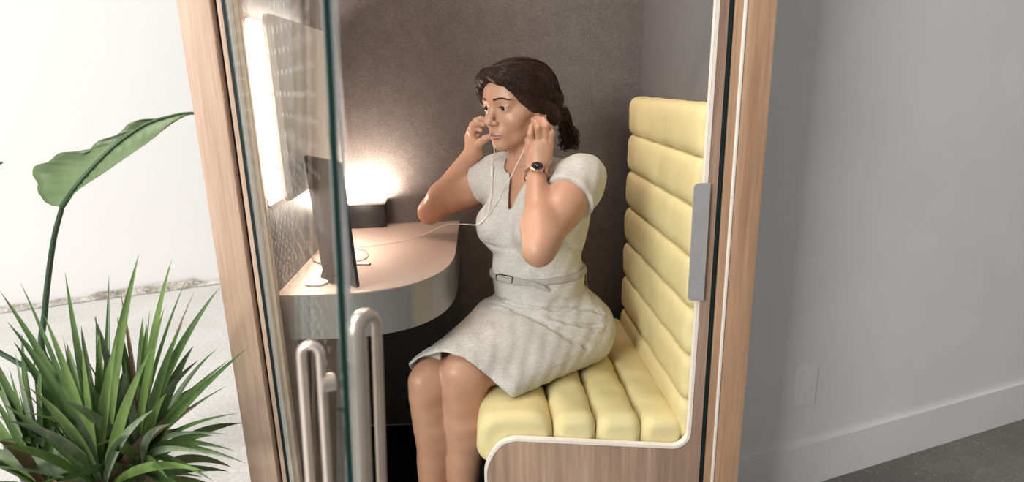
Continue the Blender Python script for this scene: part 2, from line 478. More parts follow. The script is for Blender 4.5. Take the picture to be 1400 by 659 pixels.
m3_ = t.n('Math', operation='MULTIPLY'); m3_.inputs[1].default_value = .20; t.l(m2_.outputs[0], m3_.inputs[0])
df = t.n('BsdfDiffuse'); df.inputs[0].default_value = (.86, .85, .83, 1)
m4_ = t.n('MixShader'); t.l(m3_.outputs[0], m4_.inputs[0]); t.l(ms.outputs[0], m4_.inputs[1]); t.l(df.outputs[0], m4_.inputs[2])
t.l(m4_.outputs[0], t.out.inputs[0]); m_glass = t.m
t = NT('glass_edge_green'); t.bsdf((.005, .035, .03, 1), .12, 0, None, .6); m_edge_dark = t.m
t = NT('glass_edge_polished'); tr = t.n('BsdfTransparent'); tr.inputs[0].default_value = (.75, .80, .78, 1)
gl = t.n('BsdfGlossy'); gl.inputs['Roughness'].default_value = .4; gl.inputs[0].default_value = (.97, .97, .96, 1)
vv = t.coords((700, 700, 1)); nz = t.noise(vv, .5, 3, .6); rr = t.ramp(nz, [(.42, (.35, .35, .35, 1)), (.58, (.95, .95, .95, 1))])
ms = t.n('MixShader'); t.l(rr, ms.inputs[0]); t.l(tr.outputs[0], ms.inputs[1]); t.l(gl.outputs[0], ms.inputs[2]); t.l(ms.outputs[0], t.out.inputs[0]); m_edge = t.m

HG = np.array([-.4655, 1.39]); DL = .93
e0 = np.array([-.1296, .545]); e1 = np.array([-.1100, .545])       # free edge at z .857 and 1.255 (the pane leans a little)
def edge_xy(z):
    k = (z-.857)/(1.255-.857); return e0+(e1-e0)*k
def hinge_xy(z): return HG
ddir = edge_xy(1.0)-HG; ddir = ddir/np.linalg.norm(ddir); dn = np.array([-ddir[1], ddir[0]])     # dn: towards the inside of the booth (right)
TH = .0105
bm = bmesh.new()
Z0, Z1 = .03, 2.2
def dv(xy, off, z): return bm.verts.new((xy[0]+dn[0]*off, xy[1]+dn[1]*off, z))
hb = [dv(HG, 0, Z0), dv(HG, TH, Z0), dv(HG, 0, Z1), dv(HG, TH, Z1)]
eb = [dv(edge_xy(Z0), 0, Z0), dv(edge_xy(Z0), TH, Z0), dv(edge_xy(Z1), 0, Z1), dv(edge_xy(Z1), TH, Z1)]
fc = [((hb[0], eb[0], eb[2], hb[2]), 0), ((hb[1], hb[3], eb[3], eb[1]), 0), ((eb[0], eb[1], eb[3], eb[2]), 1), ((hb[0], hb[2], hb[3], hb[1]), 1),
      ((hb[2], eb[2], eb[3], hb[3]), 1), ((hb[0], hb[1], eb[1], eb[0]), 1)]
for f, mi in fc:
    q = bm.faces.new(f); q.material_index = mi
door = obj('door', bm, [m_glass, m_edge], booth); door['label'] = 'frameless glass door standing open'
# dark green arris along the free edge (the ground outer corner of the pane)
bm = bmesh.new()
def along(s, off, z):
    e = edge_xy(z)-ddir*s; return (e[0]+dn[0]*off, e[1]+dn[1]*off, z)
for s0, s1, o0, o1, mi in ((-.0006, .006, -.0005, .0050, 0),):
    a = [bm.verts.new(along(s, o, z)) for z in (Z0, Z1) for (s, o) in ((s0, o0), (s1, o0), (s1, o1), (s0, o1))]
    for i in range(4): bm.faces.new((a[i], a[(i+1) % 4], a[4+(i+1) % 4], a[4+i]))
    bm.faces.new(a[:4]); bm.faces.new(a[4:])
obj('ground_edge', bm, m_edge_dark, door)
def loop_handle(s_in, d_in, r_in, s_out, d_out, r_out, ztop, name):
    bm = bmesh.new()
    a = Vector(along(s_in, d_in, ztop)); b = Vector(along(s_out, d_out, ztop)); zl = ztop-.62
    lo_a = Vector(along(s_in, d_in, zl)); lo_b = Vector(along(s_out, d_out, zl))
    pts = [lo_a]+[lo_a.lerp(a, k/6) for k in range(1, 7)]; rad = [r_in]*7
    mid = (a+b)/2; hv = (b-a)/2; up = Vector((0, 0, 1))*hv.length
    for k in range(1, 8):
        th = PI*k/8; pts.append(mid-hv*math.cos(th)+up*math.sin(th)); rad.append(r_in+(r_out-r_in)*k/8)
    pts += [b.lerp(lo_b, k/6) for k in range(0, 7)]; rad += [r_out]*7
    dwn = -up
    lm = (lo_a+lo_b)/2
    tube(bm, pts, rad, 14)
    hv2 = (lo_b-lo_a)/2; arc = [lm+hv2*math.cos(PI*k/8)+dwn*math.sin(PI*k/8) for k in range(9)]
    tube(bm, arc, [r_out+(r_in-r_out)*k/8 for k in range(9)], 14)
    for z in (ztop-.03, zl+.03):
        p = Vector(along(s_in, 0 if d_in < 0 else TH, z)); q = Vector(along(s_in, d_in, z)); tube(bm, [p, q], .008, 12)
    return obj(name, bm, m_metal, door, smooth=True)
loop_handle(.050, TH+.013, .0105, .062, TH+.036, .0050, .980, 'handle')
loop_handle(.040, -.012, .0042, .046, -.028, .0042, .970, 'handle')

# ================================================================== built-in bench
bench = thing('upholstered_bench', (.25, 1.80, .03), 'yellow channel tufted bench with high backrest and walnut end panel', 'bench')
# L shaped end panel with rounded corners
rake = math.radians(5.2)
def top_at(x): return .3835+(.42-x)*math.tan(rake)
out = []
# outer: bottom right, up, inner top, down to fillet, along the raked top to the rounded nose
out += [(.484, .03), (.484, ZT-.001), (.4655, ZT-.001), (.4535, .44)]
cxr, czr, rr_ = .4195, .4165, .033
for k in range(9):
    a = math.radians(0-90*k/8-5*k/8); out.append((cxr+rr_*math.cos(a)+.0005, czr+rr_*math.sin(a)))
out += [(.055+.02, top_at(.075))]
nose = spline([(.06, top_at(.06)), (.028, .406), (.004, .378), (-.0115, .34), (-.0135, .30)], 6); out += [tuple(p) for p in nose]
out += [(-.0135, .03)]
bm = bmesh.new(); prism(bm, out, .016, 'y', 1.402)
bm.normal_update()
for f in bm.faces: f.material_index = 1 if abs(f.normal.y) < .5 else 0
bmesh.ops.recalc_face_normals(bm, faces=bm.faces)
ep = obj('end_panel', bm, [wood('walnut_end_panel', (150, 122, 104), (178, 148, 129), (200, 171, 151)), m_ply_edge], bench); ep['label'] = 'walnut faced L shaped panel with a white plywood edge'
# white edge lip seen as a thin band around the cut-out
bm = bmesh.new()
path = [(.4670, ZT-.01)]+out[3:12+1]+[(.055+.02, top_at(.075))]+[tuple(p) for p in nose]
inn = []
P2 = [np.array(p) for p in path]
for i, p in enumerate(P2):
    tdir = P2[min(i+1, len(P2)-1)]-P2[max(i-1, 0)]; tdir = tdir/np.linalg.norm(tdir); nrm = np.array([-tdir[1], tdir[0]])
    inn.append((p, p+nrm*.0062))
ring = []
for p, q in inn:
    ring.append([bm.verts.new((p[0], 1.4008, p[1])), bm.verts.new((q[0], 1.4008, q[1])), bm.verts.new((q[0], 1.403, q[1])), bm.verts.new((p[0], 1.403, p[1]))])
for a, b in zip(ring, ring[1:]):
    for k in range(4): bm.faces.new((a[k], a[(k+1) % 4], b[(k+1) % 4], b[k]))
bm.faces.new(ring[0]); bm.faces.new(ring[-1])
obj('edge_band', bm, m_ply_edge, bench)
bx('seat_base', .0, .50, 1.42, 2.20, .03, .33, m_black, bench, .004)
bx('backrest_board', .492, .5105, 1.42, 2.21, .34, 1.10, m_black, bench, .003)
def roll(name, prof, y0, y1, rend, parent, nseg=40, crown=.0, endsq=.55):
    """cushion roll: closed cross-section prof (x,z) swept along depth, rounded off at both ends"""
    bm = bmesh.new(); c = np.mean(np.array(prof), 0); n = len(prof)
    ys = []; sc = []
    K = 9
    for k in range(K+1):
        a = PI/2*k/K; ys.append(y0+rend*(1-math.sin(a))if False else y0+rend*(1-math.cos(PI/2-a))); sc.append(math.sin(a)**endsq if k else .0)
    mid = np.linspace(y0+rend, y1-rend, nseg)[1:-1]
    seq = [(y0+rend*(1-math.sin(PI/2*k/K)), math.cos(PI/2*k/K)) for k in range(K, -1, -1)]
    seq = [(y0+rend*(1-math.cos(PI/2*k/K)), math.sin(PI/2*k/K)) for k in range(K+1)]
    seq += [(y, 1) for y in mid]
    seq += [(y1-rend*(1-math.cos(PI/2*k/K)), math.sin(PI/2*k/K)) for k in range(K, -1, -1)]
    rings = []
    R0 = max(np.abs(np.array(prof)-c).max(0))
    for y, s in seq:
        ring = []
        for p in prof:
            d = np.array(p)-c
            L = np.linalg.norm(d); inset = rend*.9*(1-s)
            q = c+d*max(.02, (L-inset)/L) if L > 1e-6 else c
            wv = .0012*math.sin(y*37+p[0]*50)+.0008*math.sin(y*83+p[1]*70)
            q = q+d/L*wv
            ring.append(bm.verts.new((q[0], y, q[1])))
        rings.append(ring)
    for a, b in zip(rings, rings[1:]):
        for k in range(n): bm.faces.new((a[k], a[(k+1) % n], b[(k+1) % n], b[k]))
    bm.faces.new(rings[0]); bm.faces.new(rings[-1])
    return obj(name, bm, m_yellow, parent, smooth=True)
def superell(cx, cz, a, b, p=3.2, n=36, rot=0):
    o = []
    for i in range(n):
        t = 2*PI*i/n; c, s = math.cos(t), math.sin(t)
        x = a*math.copysign(abs(c)**(2/p), c); z = b*math.copysign(abs(s)**(2/p), s)
        o.append((cx+x*math.cos(rot)-z*math.sin(rot), cz+x*math.sin(rot)+z*math.cos(rot)))
    return o
# seat rolls, front nose first
rolls = [(-.026, .150), (.150, .249), (.249, .353), (.353, .452)]
for i, (a, b) in enumerate(rolls):
    cx_ = (a+b)/2; w = (b-a)/2+.0015
    zt = .470-(cx_)*math.tan(rake)*.75
    if i == 0:
        prof = superell(cx_, zt-.072, w, .072, 3.0, 44, -rake*.75)
    else:
        prof = superell(cx_, zt-.06, w, .06, 3.2, 36, -rake*.75)
    c = roll('seat_cushion', prof, 1.4195, 2.15, .030, bench)
# backrest rolls
zs = [1.134, 1.029, .922, .812, .702, .592, .484, .378]
for a, b in zip(zs, zs[1:]):
    zc = (a+b)/2; hh = (a-b)/2+.0015; xc = .484-(1.134-zc)*.018
    roll('backrest_cushion', superell(xc, zc, .034, hh, 3.4, 36), 1.4195, 2.12, .028, bench)

# ================================================================== desk
desk = thing('desk', (-.27, 1.83, .66), 'fixed desk with rounded corner under the lit panel', 'desk')
outl = [(-.4595, 2.2195), (-.4595, 1.447), (-.36, 1.4435), (-.26, 1.447), (-.205, 1.464)]
outl = [(-.4595, 2.2195), (-.4595, 1.446)]+[tuple(p) for p in spline([(-.36, 1.441), (-.26, 1.450), (-.165, 1.498), (-.105, 1.585), (-.077, 1.69), (-.0695, 1.80)], 8)]+[(-.0695, 2.2195)]
bm = bmesh.new(); prism(bm, outl, .003, 'z', .7622); obj('desktop', bm, m_desk_top, desk)
cen = np.array([-.27, 1.9])
bm = bmesh.new(); prism(bm, outl, .102, 'z', .66); obj('apron', bm, m_desk_side, desk)

# ---------------------------------------------------------------- lit panel on the left wall
pan = thing('backlit_panel', (-.44, 1.78, 1.15), 'pale rounded panel with a glowing light behind it on the left wall', 'wall panel')
bm = bmesh.new(); prism(bm, rrect(1.470, 2.12, .966, 1.350, .032, 8), .008, 'x', -.424)
obj('board', bm, [m_panel], pan, bevel=.0015)
bm = bmesh.new(); prism(bm, rrect(1.52, 2.10, .99, 1.325, .02, 6), .003, 'x', -.4275); obj('board_back', bm, m_panel_edge, pan)
bm = bmesh.new(); prism(bm, rrect(1.452, 2.11, .962, 1.340, .012, 6), .008, 'x', -.4598); obj('light_tray', bm, m_plastic_white, pan, bevel=.001)
bm = bmesh.new(); prism(bm, rrect(1.466, 1.95, .978, 1.33, .008, 6), .008, 'x', -.4515); obj('light_strip', bm, emit('panel_light', (255, 236, 220), 130), pan)
for y in (1.66, 2.04):
    for z in (1.03, 1.28):
        bm = bmesh.new(); tube(bm, [(-.4435, y, z), (-.4276, y, z)], .006, 10); obj('standoff', bm, m_metal, pan)
# ---------------------------------------------------------------- uplight box
ub = thing('uplight_box', (-.365, 2.17, .7655), 'small black box lamp with glowing glass top in the desk corner', 'lamp')
bx('housing', -.428, -.302, 2.155, 2.217, .7655, .840, m_black_plastic, ub, .003)
bx('glass_top', -.432, -.298, 2.148, 2.2185, .8422, .8495, m_plastic_white, ub, .002)
bx('lamp_element', -.424, -.306, 2.158, 2.2165, .8496, .8506, emit('uplight_glow', (255, 236, 218), 190), ub, 0)
bx('trim', -.429, -.301, 2.153, 2.218, .8396, .8421, m_metal, ub, .0005)
# ---------------------------------------------------------------- tablet leaning on the desk
tb = thing('tablet', (-.305, 1.55, .7655), 'dark tablet leaning upright on the desk behind the glass door', 'tablet')
BR = atz(490, 394, .768); BL = atz(442, 367, .768)
ux = BL-BR; wB = np.linalg.norm(ux); ux = ux/wB
TR = at(453, 219, BR[1]+.035)
uz = TR-BR; uz = uz-ux*uz.dot(ux); hB = np.linalg.norm(uz); uz = uz/hB; un = np.cross(ux, uz)
def slab(name, w0, w1, h0, h1, t0, t1, r, mat, par):
    bm = bmesh.new(); prism(bm, rrect(w0, w1, h0, h1, r, 5), t1-t0, 'z', t0)
    for v_ in bm.verts: v_.co = Vector(BR+ux*v_.co.x+uz*v_.co.y+un*v_.co.z)
    return obj(name, bm, mat, par, bevel=.001)
slab('case', 0, wB, 0, hB, -.004, .004, .008, plain('tablet_case', (38, 42, 45), .4), tb)
sgn = 1 if un[0] > 0 else -1
slab('screen', .007, wB-.007, .007, hB-.007, .0041*sgn-.0004, .0041*sgn+.0004, .004, plain('screen_glass', (14, 16, 18), .08), tb)
slab('camera_bump', wB*.72, wB*.9, hB-.03, hB-.012, -.0055*sgn-.001, -.0055*sgn+.001, .004, m_black_plastic, tb)
bm = bmesh.new()
fa = BR+ux*wB*.35+uz*hB*.22-un*sgn*.005; fb = BR+ux*wB*.65+uz*hB*.22-un*sgn*.005
back = -un*sgn; back[2] = 0; back = back/np.linalg.norm(back)
ga = BR+ux*wB*.35+back*.035; gb = BR+ux*wB*.65+back*.035; ga[2] = gb[2] = .7672
q = [fa, fb, gb, ga]; lo_ = [bm.verts.new(p) for p in q]; hi_ = [bm.verts.new(p+np.array([0, 0, .0025])+back*.001) for p in q]
bm.faces.new(lo_); bm.faces.new(hi_)
for i in range(4): bm.faces.new((lo_[i], lo_[(i+1) % 4], hi_[(i+1) % 4], hi_[i]))
obj('kickstand', bm, m_black_plastic, tb)
# ---------------------------------------------------------------- small things on the desk
dc = atz(433, 388, .7655)
bm = bmesh.new(); disc(bm, (dc[0], dc[1], .7655), .0265, .005, 40)
puck = thing('charging_puck', (dc[0], dc[1], .7655), 'flat round white puck on the desk beside the tablet', 'charger')
obj('body', bm, m_plastic_white, puck, bevel=.0018)
bm = bmesh.new(); disc(bm, (dc[0], dc[1], .7706), .021, .0004, 40); obj('pad', bm, plain('puck_pad', (222, 220, 216), .6), puck)
cab = thing('charging_cable', tuple(atz(470, 350, .7655)), 'thin pale cable loop with white plug lying on the desk beside the tablet', 'cable')
pc = [(430, 357), (427, 351), (440, 344), (462, 341), (480, 340), (497, 342), (503, 348), (499, 354), (484, 358), (472, 360)]
bm = bmesh.new(); tube(bm, spline([atz(x, y, .7668) for x, y in pc], 8), .0012, 8); obj('cord', bm, plain('cable_sleeve', (176, 140, 124), .5, var=.02), cab, smooth=True)  # white cord browned, the shade it lies in is put into the colour
bm = bmesh.new(); a = atz(472, 360.5, .769); b = atz(498, 361, .769); tube(bm, [a, a+(b-a)*.05, b], .0032, 12); obj('plug_body', bm, m_plastic_white, cab, smooth=True)
bm = bmesh.new(); c_ = b+(b-a)*.28; tube(bm, [b, c_], .0030, 12); obj('plug_sleeve', bm, m_metal, cab, smooth=True)
bm = bmesh.new(); d_ = c_+(b-a)*.05; tube(bm, [c_, d_], .0026, 12); obj('plug_tip', bm, m_black_plastic, cab, smooth=True)
bm = bmesh.new(); a = atz(429, 357, .769); b = atz(438, 360, .769); tube(bm, [a, b], .003, 12); obj('connector', bm, m_metal, cab, smooth=True)
# ================================================================== the seated woman
A_ = np.array
def unit(v): v = A_(v, float); return v/np.linalg.norm(v)
UP = A_([0, 0, 1.])
# body axes: she faces the desk, turned half towards the door
Fb = unit([-.72, -.69, 0]); Lb = unit([.69, -.72, 0])
BA = np.stack([Lb, Fb, UP])
shL = at(790, 250, 1.635); shR = at(674, 242, 1.88)
elL = at(736, 342, 1.42); wrL = at(733, 236, 1.612)
elR = at(587, 290, 2.00); wrR = at(648, 206, 1.865)
hipL = A_([.262, 1.765, .545]); hipR = A_([.145, 1.88, .545])
knL = A_([-.058, 1.552, .517]); knR = A_([-.143, 1.560, .492])
anL = A_([-.074, 1.580, .115]); anR = A_([-.150, 1.590, .115])
pel = at(745, 436, 1.83); wst = at(735, 376, 1.80); rib = at(733, 312, 1.79); upc = at(730, 262, 1.775)
nkb = at(722, 222, 1.785)
# ---- head frame
yaw = math.atan2(-.63, -.777); pit = math.radians(-5)
Fh0 = A_([math.cos(yaw), math.sin(yaw), 0]); Lh = A_([-Fh0[1]*-1*-1, Fh0[0], 0]); Lh = np.cross(UP, Fh0)
Fh = Fh0*math.cos(pit)+UP*math.sin(pit); Uh = np.cross(Fh, Lh)*-1
Uh = np.cross(Lh, Fh)*1.0
if Uh[2] < 0: Uh = -Uh
HA = np.stack([Lh, Fh, Uh])
EYE = A_([.0305, .0775, 0])
H0 = at(686.3, 148, 1.677)-EYE[0]*Lh-EYE[1]*Fh
def hw(p): p = np.asarray(p, float); return H0+p @ HA

m_skin = None
t = NT('skin'); v = t.coords(); f1 = t.noise(v, 9, 4, .6); f2 = t.noise(v, 160, 3, .6)
c = t.ramp(f1, [(.3, srgb(186, 137, 111)), (.7, srgb(197, 149, 123))])
b_ = t.bsdf(c, .42, 0, t.bump(f2, .06, .0006), .45); m_skin = t.m
b_.inputs['Subsurface Weight'].default_value = .06; b_.inputs['Subsurface Radius'].default_value = (.012, .005, .003); b_.inputs['Subsurface Scale'].default_value = .5
m_lip = plain('lip', (160, 104, 94), .42, var=.05)
m_nail = plain('nail', (222, 176, 158), .25, var=.02)
t = NT('dark_hair'); v = t.coords((1, 1, 1)); f = t.noise(t.coords((260, 260, 60)), 1, 3, .6)
c = t.ramp(f, [(.3, srgb(24, 16, 13)), (.7, srgb(66, 45, 36))]); t.bsdf(c, .6, 0, t.bump(f, .5, .001), .22); m_hair = t.m
t = NT('grey_linen_dress'); v1 = t.coords((1100, 1100, 70)); v2 = t.coords((70, 140, 1200)); v = t.coords()
a = t.noise(v1, 1, 2, .6); b = t.noise(v2, 1, 2, .6); g = t.noise(v, 14, 3)
c = t.ramp(t.mix(.5, a, b), [(.36, srgb(170, 165, 158)), (.62, srgb(216, 210, 202))])
c = t.mix(1, c, t.ramp(g, [(.3, (.95, .95, .95, 1)), (.7, (1.04, 1.04, 1.04, 1))]), 'MULTIPLY')
t.bsdf(c, .85, 0, t.bump(a, .12, .0005), .2); m_dress = t.m
m_dress_seam = plain('dress_seam', (150, 148, 144), .9)

# ------------------------------------------------------------------ torso shapes shared by skin (shrunk) and dress
def torso(S, g=0.0, k=.03):
    """g: growth in metres"""
    def E_(c, r, ax=BA): return ell(c, A_(r)+g, ax)
    sp = unit(rib-pel); TA = np.stack([Lb, unit(np.cross(sp, Lb))*(1 if np.dot(np.cross(sp, Lb), Fb) > 0 else -1), sp])
    S.put(E_(pel+Fb*.0-UP*.005, (.148, .108, .108)), k)
    S.put(E_(pel-Fb*.025-UP*.03, (.150, .090, .078)), k)
    S.put(cone(wst-sp*.05, wst+sp*.05, .110+g, .108+g), .05)
    S.put(E_(wst, (.130, .104, .095), TA), .04)
    S.put(E_(rib-Fb*.005, (.132, .094, .115), TA), .04)
    S.put(E_(upc-Fb*.012, (.145, .082, .085), TA), .04)
    for s in (1, -1):
        S.put(E_(rib+Fb*.070+Lb*s*.068+UP*.012, (.064, .060, .066)), .035)
        S.put(E_(rib-Fb*.04+Lb*s*.06+UP*.04, (.07, .06, .10)), .03)
    S.put(cone(shR+Lb*.02-UP*.012, shL-Lb*.02-UP*.012, .052+g, .052+g), .035)
    S.put(cone(nkb-UP*.035-Fb*.02, shL-UP*.012, .05+g, .046+g), .03)
    S.put(cone(nkb-UP*.035-Fb*.02, shR-UP*.012, .05+g, .046+g), .03)

# ------------------------------------------------------------------ skin, coarse part: trunk, thighs, calves
B = Sdf((-.30, 1.30, .03), (.46, 2.02, 1.10), .004)
torso(B, -.012)
TR_ = B
for hp, kn, an, ks in ((hipL, knL, anL, 1.0), (hipR, knR, anR, .90)):
    B = Sdf(TR_.lo, TR_.lo+TR_.h*(TR_.dim-1.5), TR_.h)
    td = unit(kn-hp)
    B.put(cone(hp, kn-td*.10, .070*ks, .055*ks), .03); B.put(cone(kn-td*.13, kn-td*.03, .057*ks, .054*ks), .02)
    B.put(ell(kn-td*.002+UP*.004, (.050*ks, .052, .052), np.stack([Lb, unit([Fb[0], Fb[1], 0]), UP])), .03)
    B.put(cone(kn+Fb*.024+UP*.008, kn+Fb*.026-UP*.026, .030, .025), .014)          # kneecap
    B.put(cone(kn+Fb*.030-UP*.040, kn+Fb*.022-UP*.075, .018, .020), .014)          # shin head
    sh = an-kn
    cl = kn+sh*.36-Fb*.022
    B.put(cone(kn-UP*.02-Fb*.004, kn+sh*.30, .047*ks, .045*ks), .03)
    B.put(cone(kn+sh*.18-Fb*.014, cl+sh*.08, .043*ks, .050*ks), .03)
    B.put(cone(cl, kn+sh*.72-Fb*.008, .050*ks, .036), .03)
    B.put(cone(kn+sh*.62-Fb*.004, an, .039, .030), .02)
    B.put(cone(kn+Fb*.018+sh*.1, an+Fb*.012, .028, .022), .025)
    hl = an-Fb*.028-UP*.028; to = an+Fb*.15-UP*.068
    B.put(cone(an, hl, .031, .026), .02); B.put(cone(an+Fb*.01-UP*.01, an+Fb*.085-UP*.05, .030, .030), .02); B.put(cone(an+Fb*.085-UP*.05, to, .030, .015), .02)
    B.put(cone(hl, an+Fb*.06-UP*.055, .022, .026), .02)
    k_ = .004; h_ = np.maximum(k_-np.abs(TR_.D-B.D), 0)/k_
    TR_.D = np.minimum(TR_.D, B.D)-h_*h_*k_*.25
B = TR_
nk_top = hw((0, -.022, -.075)); nk_bot = nkb-UP*.045-Fb*.018
B.put(cone(nk_bot, nk_top, .056, .051), .03)
B.put(cone(nk_bot+Lb*.03-UP*.0, nk_top+Lh*.025, .030, .034), .02); B.put(cone(nk_bot-Lb*.03, nk_top-Lh*.025, .030, .034), .02)
for s in (1, -1):                                                                      # collar bones
    B.put(cone(nkb-UP*.052+Fb*.035+Lb*s*.012, (shL if s > 0 else shR)+UP*.012+Fb*.02, .009, .011), .02)
VB, QB = B.mesh(); VB = relax(VB, QB, 2)

# ------------------------------------------------------------------ arms with hands
def fing(S, pts, r0, r1, k=.004):
    n = len(pts)-1
    for i in range(n):
        a, b = r0+(r1-r0)*i/n, r0+(r1-r0)*(i+1)/n
        S.put(cone(pts[i], pts[i+1], a, b), k)
        if 0 < i: S.put(ell(pts[i], (a*1.07,)*3), .002)                                # knuckle
def arm(sh, el, wr, lo, hi, hand, pit_dir):
    S = Sdf(lo, hi, .002)
    u = unit(el-sh); w_ = unit(wr-el)
    S.put(cone(sh-u*.01, sh+(el-sh)*.45, .048, .043), .02)
    S.put(cone(sh+(el-sh)*.30, el-u*.02, .043, .033), .025)
    S.put(cone(el-u*.03, el, .033, .028), .02)
    S.put(cone(el, el+(wr-el)*.30, .029, .034), .022)
    S.put(cone(el+(wr-el)*.28, wr, .034, .0215), .022)
    S.put(cone(el+pit_dir*.006, el+(wr-el)*.3+pit_dir*.005, .023, .026), .018)
    hand(S, w_)
    V, Q = S.mesh(); return S, relax(V, Q, 1, .4), Q
LH = {}
def handL(S, w_):
    P = lambda x, y, d: at(x, y, d)
    mc = [P(730, 201, 1.640), P(738, 195, 1.626), P(746, 194, 1.620), P(752, 199, 1.622)]
    wl, wr_ = P(728, 229, 1.628), P(740, 229, 1.606)
    # palm: a fan of tapered bones from the wrist to each knuckle
    for m, b in zip(mc, (P(729, 226, 1.630), P(733, 226, 1.620), P(737, 226, 1.612), P(741, 226, 1.610))):
        S.put(cone(b, m, .0135, .0098), .010)
    S.put(cone(wrL, P(735, 222, 1.620), .0235, .018), .02)
    S.put(ell((mc[1]+mc[2])/2*.55+wrL*.45, (.026, .015, .03)), .015)
    fg = [[mc[0], P(725.5, 183, 1.634), P(727, 174, 1.645), P(731, 166.5, 1.662)],
          [mc[1], P(735.5, 174, 1.612), P(733, 168, 1.630), P(730, 163.5, 1.655)],
          [mc[2], P(747, 172, 1.608), P(743, 164.5, 1.622), P(735.5, 162, 1.648)],
          [mc[3], P(754.5, 182, 1.612), P(751.5, 174, 1.624), P(745, 169, 1.645)]]
    for q, (r0, r1) in zip(fg, ((.0088, .0066), (.0090, .0068), (.0086, .0064), (.0076, .0056))): fing(S, q, r0, r1)
    th = [P(728, 220, 1.640), P(723, 205, 1.662), P(723, 192, 1.672), P(728, 182, 1.680)]
    S.put(cone(P(731, 224, 1.63), th[1], .015, .011), .012); fing(S, th[1:], .0102, .0078)
    LH['tips'] = [q[-1] for q in fg]+[th[-1]]; LH['dirs'] = [unit(q[-1]-q[-2]) for q in fg]+[unit(th[-1]-th[-2])]
RH = {}
def handR(S, w_):
    P = lambda x, y, d: at(x, y, d)
    mc = [P(646, 181, 1.850), P(642, 183, 1.868), P(640, 187, 1.884), P(640, 193, 1.896)]
    for m, b in zip(mc, (P(651, 202, 1.855), P(648, 203, 1.868), P(646, 204, 1.876), P(645, 205, 1.882))):
        S.put(cone(b, m, .0130, .0098), .010)
    S.put(cone(wrR, P(648, 199, 1.868), .0225, .018), .02)
    fg = [[mc[0], P(650.5, 165.5, 1.836), P(657, 162.5, 1.830), P(665, 165, 1.826)],
          [mc[1], P(646, 171, 1.842), P(653, 168.5, 1.834), P(662, 170.5, 1.828)],
          [mc[2], P(643, 177, 1.856), P(650, 175.5, 1.842), P(658, 178, 1.836)],
          [mc[3], P(641.5, 184, 1.872), P(647, 183, 1.858), P(654, 185, 1.850)]]
    for q, (r0, r1) in zip(fg, ((.0086, .0066), (.0088, .0066), (.0084, .0064), (.0075, .0056))): fing(S, q, r0, r1)
    th = [P(652, 203, 1.846), P(656, 195, 1.826), P(663, 190, 1.815), P(670, 186.5, 1.806)]
    S.put(cone(P(650, 204, 1.855), th[1], .0145, .0112), .012); fing(S, th[1:], .0104, .0080)
    RH['tips'] = [q[-1] for q in fg]+[th[-1]]
AL = arm(shL, elL, wrL, np.minimum(np.minimum(shL, elL), wrL)-.075, A_([.31, 1.73, 1.125]), handL, unit([.2, -.4, -1]))
AR = arm(shR, elR, wrR, A_([-.215, 1.775, .80]), A_([.11, 2.065, 1.13]), handR, unit([-.4, .3, -1]))

# ------------------------------------------------------------------ head, in its own frame (x to her left, y forward, z up, eyes at z = 0)
Hs = Sdf((-.095, -.125, -.165), (.095, .125, .130), .00125)
def both(f):
    for s in (1, -1): f(s)
Hs.put(ell((0, -.014, .020), (.0705, .092, .076)), .01)
Hs.put(ell((0, .030, .034), (.058, .047, .046)), .03)
Hs.put(ell((0, .026, -.038), (.0545, .052, .070)), .025)
both(lambda s: Hs.put(cone((s*.0490, -.004, -.055), (s*.010, .056, -.097), .0170, .0140), .022))
Hs.put(ell((0, .0655, -.0975), (.0190, .0155, .0145)), .018)
both(lambda s: Hs.put(ell((s*.036, .049, -.034), (.0235, .0205, .0225)), .02))
both(lambda s: Hs.put(cone((s*.052, .030, -.012), (s*.058, .0, -.012), .014, .014), .02))
Hs.put(ell((0, .066, -.066), (.0275, .0205, .024)), .016)
both(lambda s: Hs.put(cone((s*.012, .0765, .0175), (s*.043, .0625, .0165), .0085, .0075), .014))
both(lambda s: Hs.put(ell((s*.0310, .0925, -.0005), (.0175, .0165, .0120)), .012, 'sub'))
Hs.put(cone((0, .0745, .010), (0, .0935, -.029), .0075, .0088), .010)
Hs.put(ell((0, .0960, -.0345), (.0090, .0085, .0085)), .007)
both(lambda s: Hs.put(ell((s*.0115, .0855, -.0375), (.0072, .0090, .0068)), .006))
both(lambda s: Hs.put(ell((s*.0065, .0905, -.0445), (.0030, .0045, .0026)), .003, 'sub'))
# lids round the eyeball
both(lambda s: Hs.put(ell((s*.0310, .0635, 0), (.0140, .0140, .0132)), .006))
both(lambda s: Hs.put(ell((s*.0312, .0800, -.0006), (.0130, .0150, .0050)), .0015, 'sub'))
both(lambda s: Hs.put(cone((s*.0195, .0768, .0058), (s*.0445, .0700, .0042), .0024, .0020), .003))
# lips
Hs.put(cone((-.0195, .0770, -.0722), (-.0035, .0868, -.0682), .0028, .0042), .004)
Hs.put(cone((.0195, .0770, -.0722), (.0035, .0868, -.0682), .0028, .0042), .004)
Hs.put(cone((-.0035, .0868, -.0684), (.0035, .0868, -.0684), .0042, .0042), .003)
Hs.put(cone((-.0155, .0768, -.0760), (0, .0850, -.0785), .0034, .0052), .004)
Hs.put(cone((.0155, .0768, -.0760), (0, .0850, -.0785), .0034, .0052), .004)
for s in (1, -1): Hs.put(cone((0, .0925, -.0733), (s*.0200, .0800, -.0732), .0013, .0011), .002, 'sub')
Hs.put(ell((0, .0865, -.0885), (.013, .006, .0045)), .008, 'sub')
Hs.put(cone((0, .0925, -.052), (0, .0910, -.0625), .0016, .0018), .004, 'sub')
